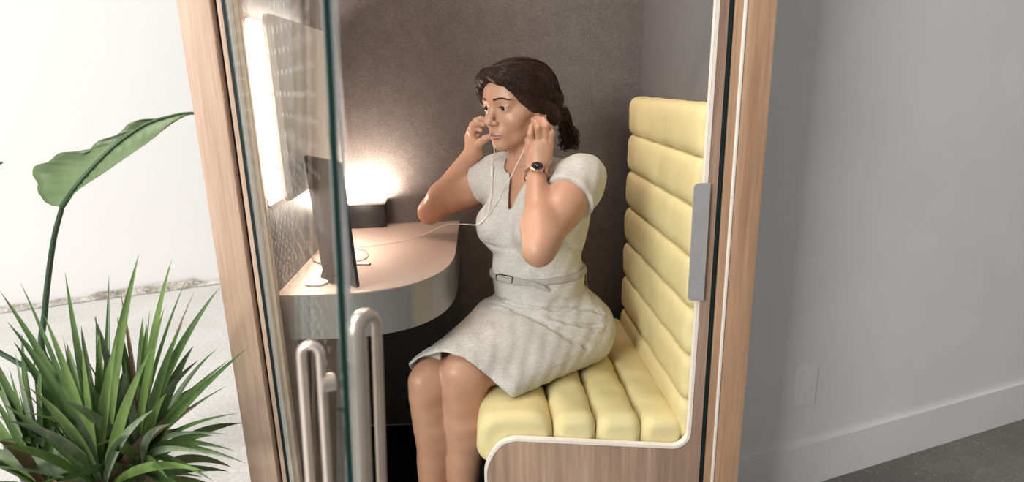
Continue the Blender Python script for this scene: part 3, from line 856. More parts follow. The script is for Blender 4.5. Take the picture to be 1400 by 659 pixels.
# ears
for s in (1, -1):
    ax = np.stack([unit([s, .25, 0]), unit([-.25*s, 1, -.25]), unit([0, .25, 1])])
    Hs.put(ell((s*.0735, -.006, -.015), (.0085, .0165, .0295), ax), .006)
    Hs.put(ell((s*.0800, -.004, -.014), (.0065, .0095, .0185), ax), .004, 'sub')
    Hs.put(ell((s*.0720, .004, -.041), (.0055, .0075, .0085), ax), .005)
Hs.put(cone((0, -.022, -.07), (0, -.030, -.20), .050, .052), .02)
VH, QH = Hs.mesh(); VH = relax(VH, QH, 2, .45)
VH0 = VH
lipmask = np.zeros(len(VH), bool)
def capd(P, a, b, r):
    a = A_(a); b = A_(b); ba = b-a; t = np.clip(((P-a)@ba)/(ba@ba), 0, 1); return np.linalg.norm(P-a-t[:, None]*ba, axis=1)-r
for a, b, r in (((-.0195, .0770, -.0722), (-.0035, .0868, -.0684), .0040), ((.0195, .0770, -.0722), (.0035, .0868, -.0684), .0040), ((-.0035, .0868, -.0686), (.0035, .0868, -.0686), .0046),
                ((-.0155, .0768, -.0760), (0, .0850, -.0785), .0055), ((.0155, .0768, -.0760), (0, .0850, -.0785), .0055)):
    lipmask |= capd(VH, a, b, r) < .0008
lipf = lipmask[QH].sum(1) >= 3

VH = VH0.copy(); z_ = VH[:, 2]; VH[:, 2] = np.where(z_ < -.012, np.where(z_ > -.118, -.012+(z_+.012)*.875, z_+.01325), z_)      # shorter lower face
# ---- one body mesh
Vs = [VB, AL[1], AR[1], H0+VH @ HA]; Qs = [QB, AL[2], AR[2], QH]
off = 0; Qa = []
for V_, Q_ in zip(Vs, Qs): Qa.append(Q_+off); off += len(V_)
me = mesh_from('person', np.concatenate(Vs), np.concatenate(Qa))
person = link('person', me, [m_skin, m_lip])
mi = np.zeros(len(me.polygons), np.int32); n0 = len(QB)+len(AL[2])+len(AR[2]); mi[n0:n0+len(QH)][lipf] = 1
if len(me.polygons) == sum(len(q) for q in Qs): me.polygons.foreach_set('material_index', mi)
tag(person, 'seated woman in grey linen dress holding both hands up to her ears', 'person')
PL = person

# ---- eyes, brows, lashes
def sphere_obj(name, c, r, mats, parent, fn=None, seg=32):
    bm = bmesh.new(); bmesh.ops.create_uvsphere(bm, u_segments=seg, v_segments=seg//2*2, radius=r, matrix=Matrix.Translation(c))
    if fn:
        for f in bm.faces: f.material_index = fn(f.calc_center_median()-Vector(c))
    o = obj(name, bm, mats, parent); o.data.shade_smooth(); return o
m_sclera = plain('eye_white', (176, 164, 156), .2, var=.01); m_iris = plain('dark_iris', (40, 24, 18), .12, var=.1); 
gz = unit(Fh*1.0-Lh*.14-Uh*.10)
for s in (1, -1):
    c = hw((s*.0310, .0645, 0)); g = Vector(gz)
    sphere_obj('eye', tuple(c), .0128, [m_sclera, m_iris], PL, lambda d: 1 if d.normalized().dot(g) > math.cos(.66) else 0, 48)
def hairs(name, curves, r, mat, parent, n=5):
    bm = bmesh.new()
    for pts, rr in curves:
        N = len(pts); tube(bm, pts, [max(rr*math.sin(PI*(.12+.86*i/(N-1)))**.6, .0001) for i in range(N)], n, True)
    return obj(name, bm, mat, parent, smooth=True)
def on_head(x, z, lift=.0006):
    """front surface of the head at (x, z) in head space"""
    for y in np.arange(.13, -.06, -.0006):
        if Hs.sample(A_([x, y, z])) < lift: return A_([x, y, z])
    return A_([x, 0, z])
m_brow = plain('brow_hair', (58, 38, 30), .6)
for s in (1, -1):
    cs = []
    for i in range(46):
        u = i/45; x = s*(.0125+.036*u); z = .0165+.0065*math.sin(PI*min(1, u*.62+.12))-.0045*max(0, u-.55)*2
        thick = .0030*(1-u*.7)
        for j in range(2):
            dz = random.uniform(-thick, thick); a = on_head(x, z+dz); b = on_head(x+s*.0065, z+dz*.5+.0018*(1-u*1.6))
            cs.append(([hw(a), hw((a+b)/2+[0, .0006, 0]), hw(b)], .0008))
    hairs('eyebrow', cs, 0, m_brow, PL, 4)
    cs = [([hw((s*(.0185+.0255*u), .0772-.0085*u**2+.0008, .0056*math.sin(PI*(.1+.85*u))**.6-.0006)) for u in np.linspace(0, 1, 9)], .0013)]
    hairs('eyelash', cs, 0, m_brow, PL, 6)

# ------------------------------------------------------------------ hair: swept back from a side part into a low loose ponytail
Gs = Sdf((-.115, -.175, -.16), (.115, .115, .145), .0016)
Gs.put(ell((0, -.016, .020), (.0800, .1035, .0850)), .01)
Gs.put(ell((.008, .028, .056), (.060, .053, .044)), .025)             # lift over the forehead
both(lambda s: Gs.put(ell((s*.060, .008, .022), (.026, .046, .052)), .02))
Gs.put(ell((0, -.070, -.030), (.060, .050, .058)), .03)
# the face stays free: hairline runs from the part down the temples to behind the ears
wn = Gs.coords()
X, Y_, Z_ = wn
ax_ = np.abs(X+.004)
line = .0330+.62*Z_+.018*np.clip((ax_-.035)/.04, 0, 1)-.020*np.clip((ax_-.06)/.02, 0, 1)+0*X
line = np.where(Z_ < -.012, .0415-.0075+2.2*(Z_+.012)-.002, line)
cut = (Y_-line)*.8
hk = .010
h_ = np.maximum(hk-np.abs(Gs.D-cut), 0)/hk
Gs.D = (np.maximum(Gs.D, cut)+h_*h_*hk*.25).astype(np.float32)
low = (-.078-.25*(Y_+.05)-Z_)+0*X
Gs.D = np.maximum(Gs.D, low).astype(np.float32)
# forelock rolling back from the part, and the fall over the left ear
for pts, r0, r1 in (([(.010, .074, .078), (.042, .060, .064), (.066, .028, .030), (.074, -.004, .004), (.070, -.040, -.022), (.040, -.080, -.045)], .013, .018),
                    ([(-.006, .075, .079), (-.040, .064, .064), (-.066, .034, .034), (-.072, .006, .004)], .013, .014),
                    ([(-.030, .074, .074), (-.066, .052, .050), (-.079, .036, .016), (-.076, .018, -.012)], .012, .011),
                    ([(-.070, .022, .018), (-.074, -.010, -.008), (-.060, -.060, -.035)], .013, .018),
                    ([(.010, .068, .074), (.045, .030, .070), (.068, -.020, .040), (.062, -.070, .0)], .016, .020)):
    sp_ = spline(pts, 4)
    for i in range(len(sp_)-1):
        a, b = r0+(r1-r0)*i/len(sp_), r0+(r1-r0)*(i+1)/len(sp_)
        Gs.put(cone(sp_[i], sp_[i+1], a, b), .012)
# strand grooves following the sweep
fl = np.sin((X*210+Z_*95+Y_*25)*1.0)*.5+np.sin((X*120-Z_*160+Y_*60))*.5
Gs.D = (Gs.D+.0011*fl).astype(np.float32)
VG, QG = Gs.mesh(); VG = relax(VG, QG, 1)
hair_o = link('hair', mesh_from('hair', H0+VG @ HA, QG), [m_hair], PL)
hair_o['label'] = 'dark hair swept back into a low loose ponytail'
cs = []
def scalp(p, lift):
    """push a point out to the hair surface"""
    p = A_(p, float)
    for _ in range(6):
        d = Gs.sample(p); n = Gs.normal(p); p = p-n*(d-lift)
    return p
KN = A_([.012, -.118, -.050])
for i in range(330):
    u = random.uniform(-1, 1)
    x0 = .074*u; z0 = .080-.056*abs(u)**1.7+random.uniform(-.004, .012)
    y0 = .0330+.62*z0-.004
    side = 1 if x0 > -.012 else -1
    pts = [A_([x0, y0+.004, z0])]
    q = A_([x0, y0, z0]); tgt = KN+A_([random.uniform(-.02, .02), 0, random.uniform(-.015, .02)])
    m1 = A_([side*(.045+.034*abs(u)), .01+random.uniform(-.02, .015), .062-.05*abs(u)+random.uniform(-.01, .012)])
    m2 = A_([side*(.058+.014*random.random()), -.06+random.uniform(-.015, .015), .02-.045*abs(u)+random.uniform(-.015, .015)])
    raw = spline([q, m1, m2, tgt], 7)
    pts = [hw(scalp(p, random.uniform(.0002, .0016))) for p in raw]
    cs.append((pts, random.uniform(.0007, .0013)))
for i in range(60):      # crown strands
    a = random.uniform(0, 1); x0 = random.uniform(-.05, .06)
    raw = spline([A_([x0*.6, .055, .085]), A_([x0, .0, .108]), A_([x0*1.1, -.07, .075]), A_([x0*.8, -.115, .0]), KN+A_([x0*.3, 0, .01])], 6)
    cs.append(([hw(scalp(p, random.uniform(.0002, .0016))) for p in raw], random.uniform(.0007, .0012)))
hairs('strands', cs, 0, m_hair, hair_o, 4)
cs = []
kn = hw(KN); e1 = at(782, 190, 1.86)
for i in range(150):     # the tail
    a = random.uniform(0, 2*PI); r = .017*math.sqrt(random.random()); sp2 = random.uniform(.3, 1)
    o0 = Lh*r*math.cos(a)+Uh*r*math.sin(a)
    p0 = hw(KN+A_([0, .035, .012]))+o0*1.3
    p1 = at(768+random.uniform(-8, 8), 160+random.uniform(-10, 6), 1.83)+o0*.6
    p2 = at(777+random.uniform(-8, 5), 177+random.uniform(-8, 6), 1.85)+o0*.8
    p3 = at(783+random.uniform(-18, 8), 190+random.uniform(-12, 12), 1.865)+o0*.8
    p4 = at(784+random.uniform(-24, 9), 203+random.uniform(-22, 5), 1.86)
    cs.append((spline([p0, p1, p2, p3, p4][:5 if sp2 > .5 else 4], 6), random.uniform(.0012, .0024)))
hairs('ponytail', cs, 0, m_hair, hair_o, 5)

# ------------------------------------------------------------------ dress
D_ = Sdf((-.22, 1.36, .42), (.43, 2.03, 1.06), .003)
torso(D_, 0.0)
# sleeves
for sh, el, ln in ((shL, elL, .115), (shR, elR, .055)):
    u = unit(el-sh); D_.put(cone(sh-u*.03+UP*-.004, sh+u*ln, .0580, .0640), .03)
# skirt: cloth stretched over both thighs
mh = (hipL+hipR)/2; mk = (knL+knR)/2
for hp, kn, r0, r1 in ((hipL, knL, .092, .068), (hipR, knR, .090, .060)):
    D_.put(cone(hp, kn+(kn-hp)*.10, r0, r1), .035)
D_.put(cone(mh, mk+(mk-mh)*.02+UP*.004, .098, .062), .05)
D_.put(cone((hipL+mh)/2-UP*.004, (knL+mk)/2+(mk-mh)*.02, .094, .066), .04)
D_.put(cone((hipR+mh)/2-UP*.004, (knR+mk)/2+(mk-mh)*.02, .088, .054), .04)
D_.put(cone(pel-Fb*.02-UP*.01, mh+(mk-mh)*.35, .112, .094), .05)
D_.put(cone(at(672, 434, 1.80), at(606, 506, 1.61), .052, .040), .04)
# the near side falls to the cushion
D_.put(cone(hipL-UP*.03+Lb*.02, at(695, 530, 1.52), .050, .030), .05)
# keep the cloth above the cushion
D_.put(half((0, 0, .467), (-.068, 0, -1), D_.lo, D_.lo+D_.h*D_.dim), .012, 'and')
X, Y_, Z_ = D_.coords()
# hem
p3 = at(697, 541, 1.490); p1 = at(570, 534, 1.560); p2 = at(634, 490, 1.508)
nh = unit(np.cross(p1-p3, p2-p3)); nh = nh if nh[1] < 0 else -nh
n2 = unit([-.60, -1.9, -1.15]); n4 = unit([-.9, -.3, -.35]); p4_ = at(566, 512, 1.57)
hem = ((X-p3[0])*nh[0]+(Y_-p3[1])*nh[1]+(Z_-p3[2])*nh[2]).astype(np.float32)
for n_, p_ in ((n4, p4_),):
    b_ = ((X-p_[0])*n_[0]+(Y_-p_[1])*n_[1]+(Z_-p_[2])*n_[2]).astype(np.float32); h_ = np.maximum(.014-np.abs(hem-b_), 0)/.014; hem = np.maximum(hem, b_)+h_*h_*.014*.25
# over the near knee the hem runs slanting down to the cushion
n6 = unit(np.cross(ray(652, 501), ray(697, 541))); n6 = n6 if n6[2] < 0 else -n6
b_ = (X*n6[0]+Y_*n6[1]+(Z_-HC)*n6[2]); b_ = np.maximum(b_, 0) if False else b_
reg = np.maximum(Z_-.545, -(X+.075))+0*Y_
hem = np.maximum(hem, np.minimum(b_, -reg)).astype(np.float32)
D_.D = np.maximum(np.maximum(D_.D, hem), -np.maximum(np.maximum(D_.D+.006, -(hem+.035)), .505-Z_)).astype(np.float32)      # hollow just behind the hem
# sleeve ends
for sh, el, ln, ax in ((shL, elL, .068, 1), (shR, elR, .038, -1)):
    u = unit(el-sh); side = Lb*ax
    nn = unit(u-side*(.15 if ax > 0 else -.35))
    e = ((X-sh[0]-u[0]*ln)*nn[0]+(Y_-sh[1]-u[1]*ln)*nn[1]+(Z_-sh[2]-u[2]*ln)*nn[2])
    # only out beyond the side of the trunk
    o = .035-((X-sh[0])*u[0]+(Y_-sh[1])*u[1]+(Z_-sh[2])*u[2])
    q = sh+u*(ln+.05); rad = np.sqrt((X-q[0])**2+(Y_-q[1])**2+(Z_-q[2])**2)-.095
    c_ = np.maximum(-e, rad)                                      # material removed where negative
    trunk = np.abs((X-rib[0])*Lb[0]+(Y_-rib[1])*Lb[1])-.150
    c_ = np.maximum(c_, np.minimum(-trunk*1.0, .2)) if ax > 0 else np.maximum(c_, -trunk)
    D_.D = np.maximum(D_.D, -c_).astype(np.float32)
# neck opening: round neck with a stand collar and a deep narrow notch
def poly_px(pts, ymax):
    """solid prism of an outline seen in front of the chest"""
    v = (np.stack([X+0*Y_+0*Z_, Y_+0*X+0*Z_, Z_-HC+0*X+0*Y_], -1)) @ R
    px = CX+F*v[..., 0]/-v[..., 2]; py = CY-F*v[..., 1]/-v[..., 2]
    d = np.full(px.shape, 1e9); s = np.ones(px.shape)
    n = len(pts)
    for i in range(n):
        a = pts[i]; b = pts[(i-1) % n]
        ex, ey = b[0]-a[0], b[1]-a[1]; wx, wy = px-a[0], py-a[1]
        tt = np.clip((wx*ex+wy*ey)/(ex*ex+ey*ey), 0, 1); d = np.minimum(d, (wx-ex*tt)**2+(wy-ey*tt)**2)
        c1 = py >= a[1]; c2 = py < b[1]; c3 = ex*wy > ey*wx
        fl_ = (c1 & c2 & c3) | (~c1 & ~c2 & ~c3); s = np.where(fl_, -s, s)
    return np.maximum(s*np.sqrt(d)*-v[..., 2]/F, (Y_-ymax)+0*px)
vcut = poly_px([(699.5, 200), (695, 286), (698, 286), (714, 256), (724, 236), (742, 206), (742, 190), (700, 190)], 1.80)
D_.D = np.maximum(D_.D, -vcut).astype(np.float32)
nkcut = np.sqrt((X-nkb[0])**2+(Y_-nkb[1])**2)-.060
top = (nkb[2]-.022)-Z_+0*X+0*Y_
D_.D = np.maximum(D_.D, -np.maximum(nkcut, top)).astype(np.float32)
# creases
def crease(pts, r, depth, ridge=0.0):
    P = [D_.hit(x, y, 1.36) for x, y in pts]
    P = spline(P, 5)
    N = len(P)
    for i in range(N-1):
        k = math.sin(PI*(i+.5)/N)**.5; n = D_.normal(P[i])
        if ridge: D_.put(cone(P[i]-UP*(r*1.6), P[i+1]-UP*(r*1.6), r*1.3*k, r*1.3*k), .012)
    for i in range(N-1):
        k = math.sin(PI*(i+.5)/N)**.5; n = D_.normal(P[i])
        o = n*(r-depth*k)
        D_.put(cone(P[i]+o, P[i+1]+o, r, r), .006, 'sub')
for pts, r, dp, rg in (([(668, 405), (680, 409), (700, 415), (730, 421), (765, 423), (800, 422), (825, 429)], .0055, .0085, 1),
                       ([(666, 413), (682, 416), (708, 423), (732, 430)], .005, .006, 1),
                       ([(700, 424), (735, 436), (768, 456), (790, 470)], .007, .006, 0),
                       ([(752, 434), (775, 440), (800, 446), (822, 446)], .0055, .006, 1),
                       ([(760, 448), (785, 462), (806, 476)], .006, .003, 0),
                                              ([(662, 333), (680, 338), (703, 341)], .004, .002, 0),
                                              ([(770, 330), (788, 343), (800, 348)], .007, .002, 0),
                                              ([(765, 262), (758, 282), (760, 300)], .005, .004, 0),
                       ([(672, 250), (668, 275), (669, 296)], .007, .002, 0)):
    crease(pts, r, dp, rg)
# soft unevenness of the cloth
D_.D = (D_.D+.0012*np.sin(X*61+Y_*35+Z_*20)*np.sin(Y_*48-Z_*57+1)+.0007*np.sin(X*130-Z_*90+Y_*40)).astype(np.float32)
VD, QD = D_.mesh(); VD = relax(VD, QD, 2, .5)
dress = link('dress', mesh_from('dress', VD, QD), [m_dress], PL); dress['label'] = 'knee length grey linen dress with cap sleeves'

# belt: a thin band lying in the waist plane
q = [D_.hit(x, y, 1.4) for x, y in ((671, 373), (740, 385.5), (803, 367))]
nb = unit(np.cross(q[1]-q[0], q[2]-q[0])); nb = nb if nb[2] > 0 else -nb
Bt = Sdf(np.min(q, 0)-[.06, .08, .05], np.max(q, 0)+[.08, .30, .05], .002)
Xb, Yb_, Zb = Bt.coords()
Pts = np.stack(np.broadcast_arrays(Xb, Yb_, Zb), -1).astype(float)
dd = D_.sample(np.clip(Pts, D_.lo+.004, D_.lo+D_.h*(D_.dim-2)))
pl = np.abs((Pts-q[1])@nb)-.0078
Bt.D = np.maximum(np.maximum(dd-.0068, -(dd+.004)), pl).astype(np.float32)
VT, QT = Bt.mesh(); VT = relax(VT, QT, 2)
m_belt = fabric('belt_linen', (166, 161, 154), .12, 1300, .85, .2)
belt = link('belt', mesh_from('belt', VT, QT), [m_belt], dress)
def surf(x, y, off=0.0):
    p = D_.hit(x, y, 1.36); return p+D_.normal(p)*off
m_buckle = plain('dark_buckle', (42, 38, 36), .35, metal=.6)
bm = bmesh.new(); c4 = [surf(682, 373.5, .007), surf(703, 377.5, .007), surf(702.5, 386.5, .007), surf(681.5, 382, .007)]
lp = [p for i in range(4) for p in (c4[i]+(c4[(i+1) % 4]-c4[i])*.12, c4[i]+(c4[(i+1) % 4]-c4[i])*.88)]
tube(bm, lp+[lp[0], lp[1]], .0017, 8); tube(bm, [(c4[0]+c4[3])/2, (c4[1]+c4[2])/2], .0014, 8)
obj('buckle', bm, m_buckle, dress, smooth=True)
# loose belt tail
bm = bmesh.new(); ctr = [surf(x, y, o) for x, y, o in ((706, 381.5, .010), (720, 384.0, .012), (734, 388, .013), (744, 392, .013), (748.5, 394.5, .012))]
dw = unit(surf(725, 392, 0)-surf(725, 381, 0)); wd = (.0072, .0072, .0072, .0070, .0035)
A1 = [(bm.verts.new(p-dw*w2), bm.verts.new(p+dw*w2)) for p, w2 in zip(ctr, wd)]
A2 = [(bm.verts.new(p-dw*w2+D_.normal(p)*.002), bm.verts.new(p+dw*w2+D_.normal(p)*.002)) for p, w2 in zip(ctr, wd)]
for i in range(4):
    bm.faces.new((A1[i][0], A1[i+1][0], A1[i+1][1], A1[i][1])); bm.faces.new((A2[i][0], A2[i][1], A2[i+1][1], A2[i+1][0]))
    bm.faces.new((A1[i][0], A2[i][0], A2[i+1][0], A1[i+1][0])); bm.faces.new((A1[i][1], A1[i+1][1], A2[i+1][1], A2[i][1]))
bm.faces.new((A1[0][0], A1[0][1], A2[0][1], A2[0][0])); bm.faces.new((A1[4][0], A2[4][0], A2[4][1], A1[4][1]))
obj('belt_tail', bm, m_belt, dress)
# seams as thin welts
def welt(pts, r=.0009, off=.0004):
    bm = bmesh.new(); tube(bm, spline([surf(x, y, off) for x, y in pts], 6), r, 6); return obj('seam', bm, m_dress, dress, smooth=True)
welt([(801, 372), (803, 392), (814, 420), (822, 436)])
welt([(821, 446), (814, 462), (800, 476), (770, 494), (735, 510)])
welt([(694.5, 287), (693, 305), (690, 330)])
# shoes, out of the picture
m_shoe = plain('black_leather', (20, 19, 19), .3)
for an in (anL, anR):
    S = Sdf(an-A_([.19, .19, .09]), an+A_([.08, .08, .03]), .003)
    hl = an-Fb*.028-UP*.028; to = an+Fb*.15-UP*.068
    S.put(cone(hl, an+Fb*.06-UP*.055, .031, .032), .02); S.put(cone(an+Fb*.085-UP*.05, to, .034, .019), .02)
    S.put(half(an-UP*.030-Fb*.0, (-.2*Fb[0], -.2*Fb[1], 1), S.lo, S.lo+S.h*S.dim), .004, 'and')
    S.put(cone(hl-Fb*.012-UP*.02, (hl-Fb*.012)*[1, 1, 0]+A_([0, 0, .037]), .012, .007), .008)
    S.D = np.maximum(S.D, (.0305-S.coords()[2])+0*S.D).astype(np.float32)
    V_, Q_ = S.mesh(); link('shoe', mesh_from('shoe', relax(V_, Q_, 2), Q_), [m_shoe], PL)

# ------------------------------------------------------------------ wristwatch
fa = unit(wrL-elL); wc = wrL-fa*.012
vdir = unit(A_([0, 0, HC])-wc); nrm = unit(vdir-fa*vdir.dot(fa)); nrm = unit(nrm+Lb*.15); nrm = unit(nrm-fa*nrm.dot(fa)); sid = np.cross(fa, nrm)
watch = thing('wristwatch', tuple(wc), 'rose gold watch with black dial on the left wrist of the woman', 'watch')
m_gold = plain('rose_gold', (232, 192, 170), .25, metal=.95, var=.03)
fc = wc+nrm*.0262
def wcyl(name, r, t0, t1, mat, n=40, bev=.0006):
    bm = bmesh.new(); prism(bm, [(r*math.cos(2*PI*i/n), r*math.sin(2*PI*i/n)) for i in range(n)], t1-t0, 'z', t0)
    for v_ in bm.verts: v_.co = Vector(fc+sid*v_.co.x+fa*v_.co.y+nrm*v_.co.z)
    return obj(name, bm, mat, watch, bevel=bev)
wcyl('case', .0158, -.003, .005, m_gold); wcyl('dial', .0132, .0050, .0054, plain('black_dial', (18, 19, 24), .2), bev=0)
bm = bmesh.new()
ro, ri = .0158, .0134
for i in range(40):
    a, b = 2*PI*i/40, 2*PI*(i+1)/40
    P = lambda r, q, z: bm.verts.new(fc+sid*r*math.cos(q)+fa*r*math.sin(q)+nrm*z)
    bm.faces.new((P(ro, a, .005), P(ro, b, .005), P(ri, b, .0064), P(ri, a, .0064))); bm.faces.new((P(ri, a, .0064), P(ri, b, .0064), P(ri, b, .005), P(ri, a, .005)))
bmesh.ops.remove_doubles(bm, verts=bm.verts, dist=1e-5); obj('bezel', bm, m_gold, watch)
bm = bmesh.new()
for i in range(12):
    a = 2*PI*i/12; tube(bm, [fc+(sid*math.cos(a)+fa*math.sin(a))*r+nrm*.0056 for r in (.0105, .0125)], .0004, 5)
obj('hour_marks', bm, m_gold, watch)
for a, l_ in ((2.2, .0075), (.6, .0105)):
    bm = bmesh.new(); tube(bm, [fc+nrm*.0058, fc+(sid*math.cos(a)+fa*math.sin(a))*l_+nrm*.0058], .0004, 5); obj('hand', bm, m_gold, watch)
bm = bmesh.new(); tube(bm, [fc+sid*.0155+nrm*.001, fc+sid*.0185+nrm*.001], .0016, 10); obj('crown', bm, m_gold, watch)
bm = bmesh.new(); N = 44
rings = []
for i in range(N+1):
    a = math.radians(38+284*i/N); d = nrm*math.cos(a)+sid*math.sin(a); c = wc
    # lie on the skin of the wrist
    rr = .02
    while rr < .04 and AL[0].sample(c+d*rr) < .0004: rr += .0004
    rings.append([bm.verts.new(c+d*(rr+o)+fa*w2) for o, w2 in ((0, -.0062), (.0022, -.0058), (.0022, .0058), (0, .0062))])
for a, b in zip(rings, rings[1:]):
    for k in range(4): bm.faces.new((a[k], a[(k+1) % 4], b[(k+1) % 4], b[k]))
bm.faces.new(rings[0]); bm.faces.new(rings[-1]); obj('strap', bm, m_gold, watch, smooth=False)

# ------------------------------------------------------------------ earphones
ear = thing('earphones', tuple(at(676, 262, 1.68)), 'white wired earphones running from her ears down to the desk', 'earphones')
m_cord = plain('white_cord', (238, 226, 218), .45, var=.01)
lft = [at(731, 166, 1.668), at(726, 178, 1.672), at(720, 195, 1.668), at(713, 212, 1.665)]+[at(705, 228, 1.660), at(697, 245, 1.655)]+[surf(x, y, o) for x, y, o in ((690, 258, .004), (684, 272, .005), (675, 285, .004), (666, 297, .004), (661, 303, .004))]
rgt = [at(671, 166, 1.822), at(673, 190, 1.79), at(676, 208, 1.75)]+[surf(x, y, o) for x, y, o in ((675, 222, .012), (675, 240, .005), (674, 262, .004), (671, 280, .004), (665, 296, .004), (660, 304, .004))]
main = [surf(661, 303.5, .004), surf(655, 307, .006), at(648, 307.5, 1.80), at(630, 306.5, 1.86), at(612, 307, 1.89), at(596, 313, 1.885)]+[atz(x, y, .7678) for x, y in ((576, 322), (556, 328), (530, 332.5), (505, 335.5), (482, 339))]
for pts, r in ((lft, .0011), (rgt, .0011), (main, .0014)):
    bm = bmesh.new(); tube(bm, spline(pts, 8), r, 8); obj('cord', bm, m_cord, ear, smooth=True)
bm = bmesh.new(); a, b = surf(675.3, 229, .008), surf(674.8, 241, .0055); tube(bm, [a, a+(b-a)*.08, a+(b-a)*.92, b], [.0018, .0030, .0030, .0018], 10); obj('inline_remote', bm, m_plastic_white, ear, smooth=True)
bm = bmesh.new(); a, b = surf(661.5, 302.5, .004), surf(657, 306.5, .006); tube(bm, [a, b], .0022, 10); obj('cord_splitter', bm, m_plastic_white, ear, smooth=True)
for p, d in ((at(731.5, 163.5, 1.672), -Lh), (at(672.5, 164, 1.828), Lh)):
    bm = bmesh.new(); d = unit(d); tube(bm, [p-d*.006, p-d*.003, p+d*.004, p+d*.010], [.0045, .0075, .0070, .0045], 14); obj('earbud', bm, m_plastic_white, ear, smooth=True)
# ================================================================== plants beside the door
def leafmat(name, a, b, rough=.38, sc=(60, 60, 8)):
    t = NT(name); f = t.noise(t.coords(sc), 1, 3, .6); g = t.noise(t.coords(), 9, 3)
    c = t.ramp(t.mix(.5, f, g), [(.32, srgb(*a)), (.68, srgb(*b))]); t.bsdf(c, rough, 0, None, .4); return t.m
m_blade = [leafmat('blade_deep_green', (58, 82, 42), (90, 116, 62)), leafmat('blade_mid_green', (80, 106, 52), (120, 144, 80)), leafmat('blade_grey_green', (86, 100, 76), (140, 152, 122)), leafmat('blade_dry', (92, 66, 52), (128, 100, 78))]
m_big = leafmat('broad_leaf_green', (82, 102, 66), (112, 128, 90), .42, (6, 6, 6)); m_rib = leafmat('leaf_rib_green', (40, 66, 38), (62, 90, 54))
m_stem = leafmat('petiole_green', (38, 58, 42), (58, 80, 58)); m_trunk = plain('grey_cane', (122, 108, 90), .8, var=.15)
m_pot = plain('charcoal_pot', (58, 58, 60), .6); m_soil = plain('potting_soil', (46, 36, 30), .95, var=.25, scale=120)
def pot(x, y, r, h, par):
    bm = bmesh.new(); prof = [(.72*r, .001), (.76*r, .02), (r, h-.03), (r*1.04, h-.028), (r*1.04, h), (r*.95, h), (r*.93, h-.05)]
    n = 40; rings = [[bm.verts.new((x+q*math.cos(2*PI*k/n), y+q*math.sin(2*PI*k/n), z)) for k in range(n)] for q, z in prof]
    for a, b in zip(rings, rings[1:]):
        for k in range(n): bm.faces.new((a[k], a[(k+1) % n], b[(k+1) % n], b[k]))
    bm.faces.new(rings[0]); obj('pot', bm, m_pot, par, smooth=True)
    bm = bmesh.new(); disc(bm, (x, y, h-.052), r*.94, .012, 40); obj('soil', bm, m_soil, par)

# ---- spiky dragon tree
dx, dy = -.775, 1.24
dr = thing('dragon_tree', (dx, dy, 0), 'spiky potted plant with many narrow pointed dark green leaves', 'plant')
pot(dx, dy, .15, .24, dr)
fol = bmesh.new()
def blade(p0, p1, p2, w, mat, tw=0.0):
    """narrow pointed leaf along a quadratic bow p0 - p1 - p2, folded along its middle"""
    p0, p1, p2 = A_(p0), A_(p1), A_(p2); N = 12; rows = []
    c = (p0+p2)/2-A_([dx, dy, .3])
    for i in range(N+1):
        t = i/N; p = (1-t)**2*p0+2*t*(1-t)*p1+t*t*p2; d = unit(2*(1-t)*(p1-p0)+2*t*(p2-p1)+1e-6)
        s_ = unit(np.cross(d, A_([math.sin(tw), -math.cos(tw), .25]))); n_ = unit(np.cross(s_, d))
        ww = w*(.45+.55*min(1, t*3.2))*(1-max(0, (t-.42)/.58)**1.5)+.0002
        rows.append([fol.verts.new(p-s_*ww+n_*ww*.35), fol.verts.new(p-s_*ww*.5+n_*ww*.10), fol.verts.new(p), fol.verts.new(p+s_*ww*.5+n_*ww*.10), fol.verts.new(p+s_*ww+n_*ww*.35)])
    for a, b in zip(rows, rows[1:]):
        for k in range(4):
            f = fol.faces.new((a[k], a[k+1], b[k+1], b[k])); f.material_index = mat
crowns = [(A_([-.805, 1.235, .435]), 1.0), (A_([-.745, 1.29, .455]), .95), (A_([-.935, 1.25, .43]), .95)]
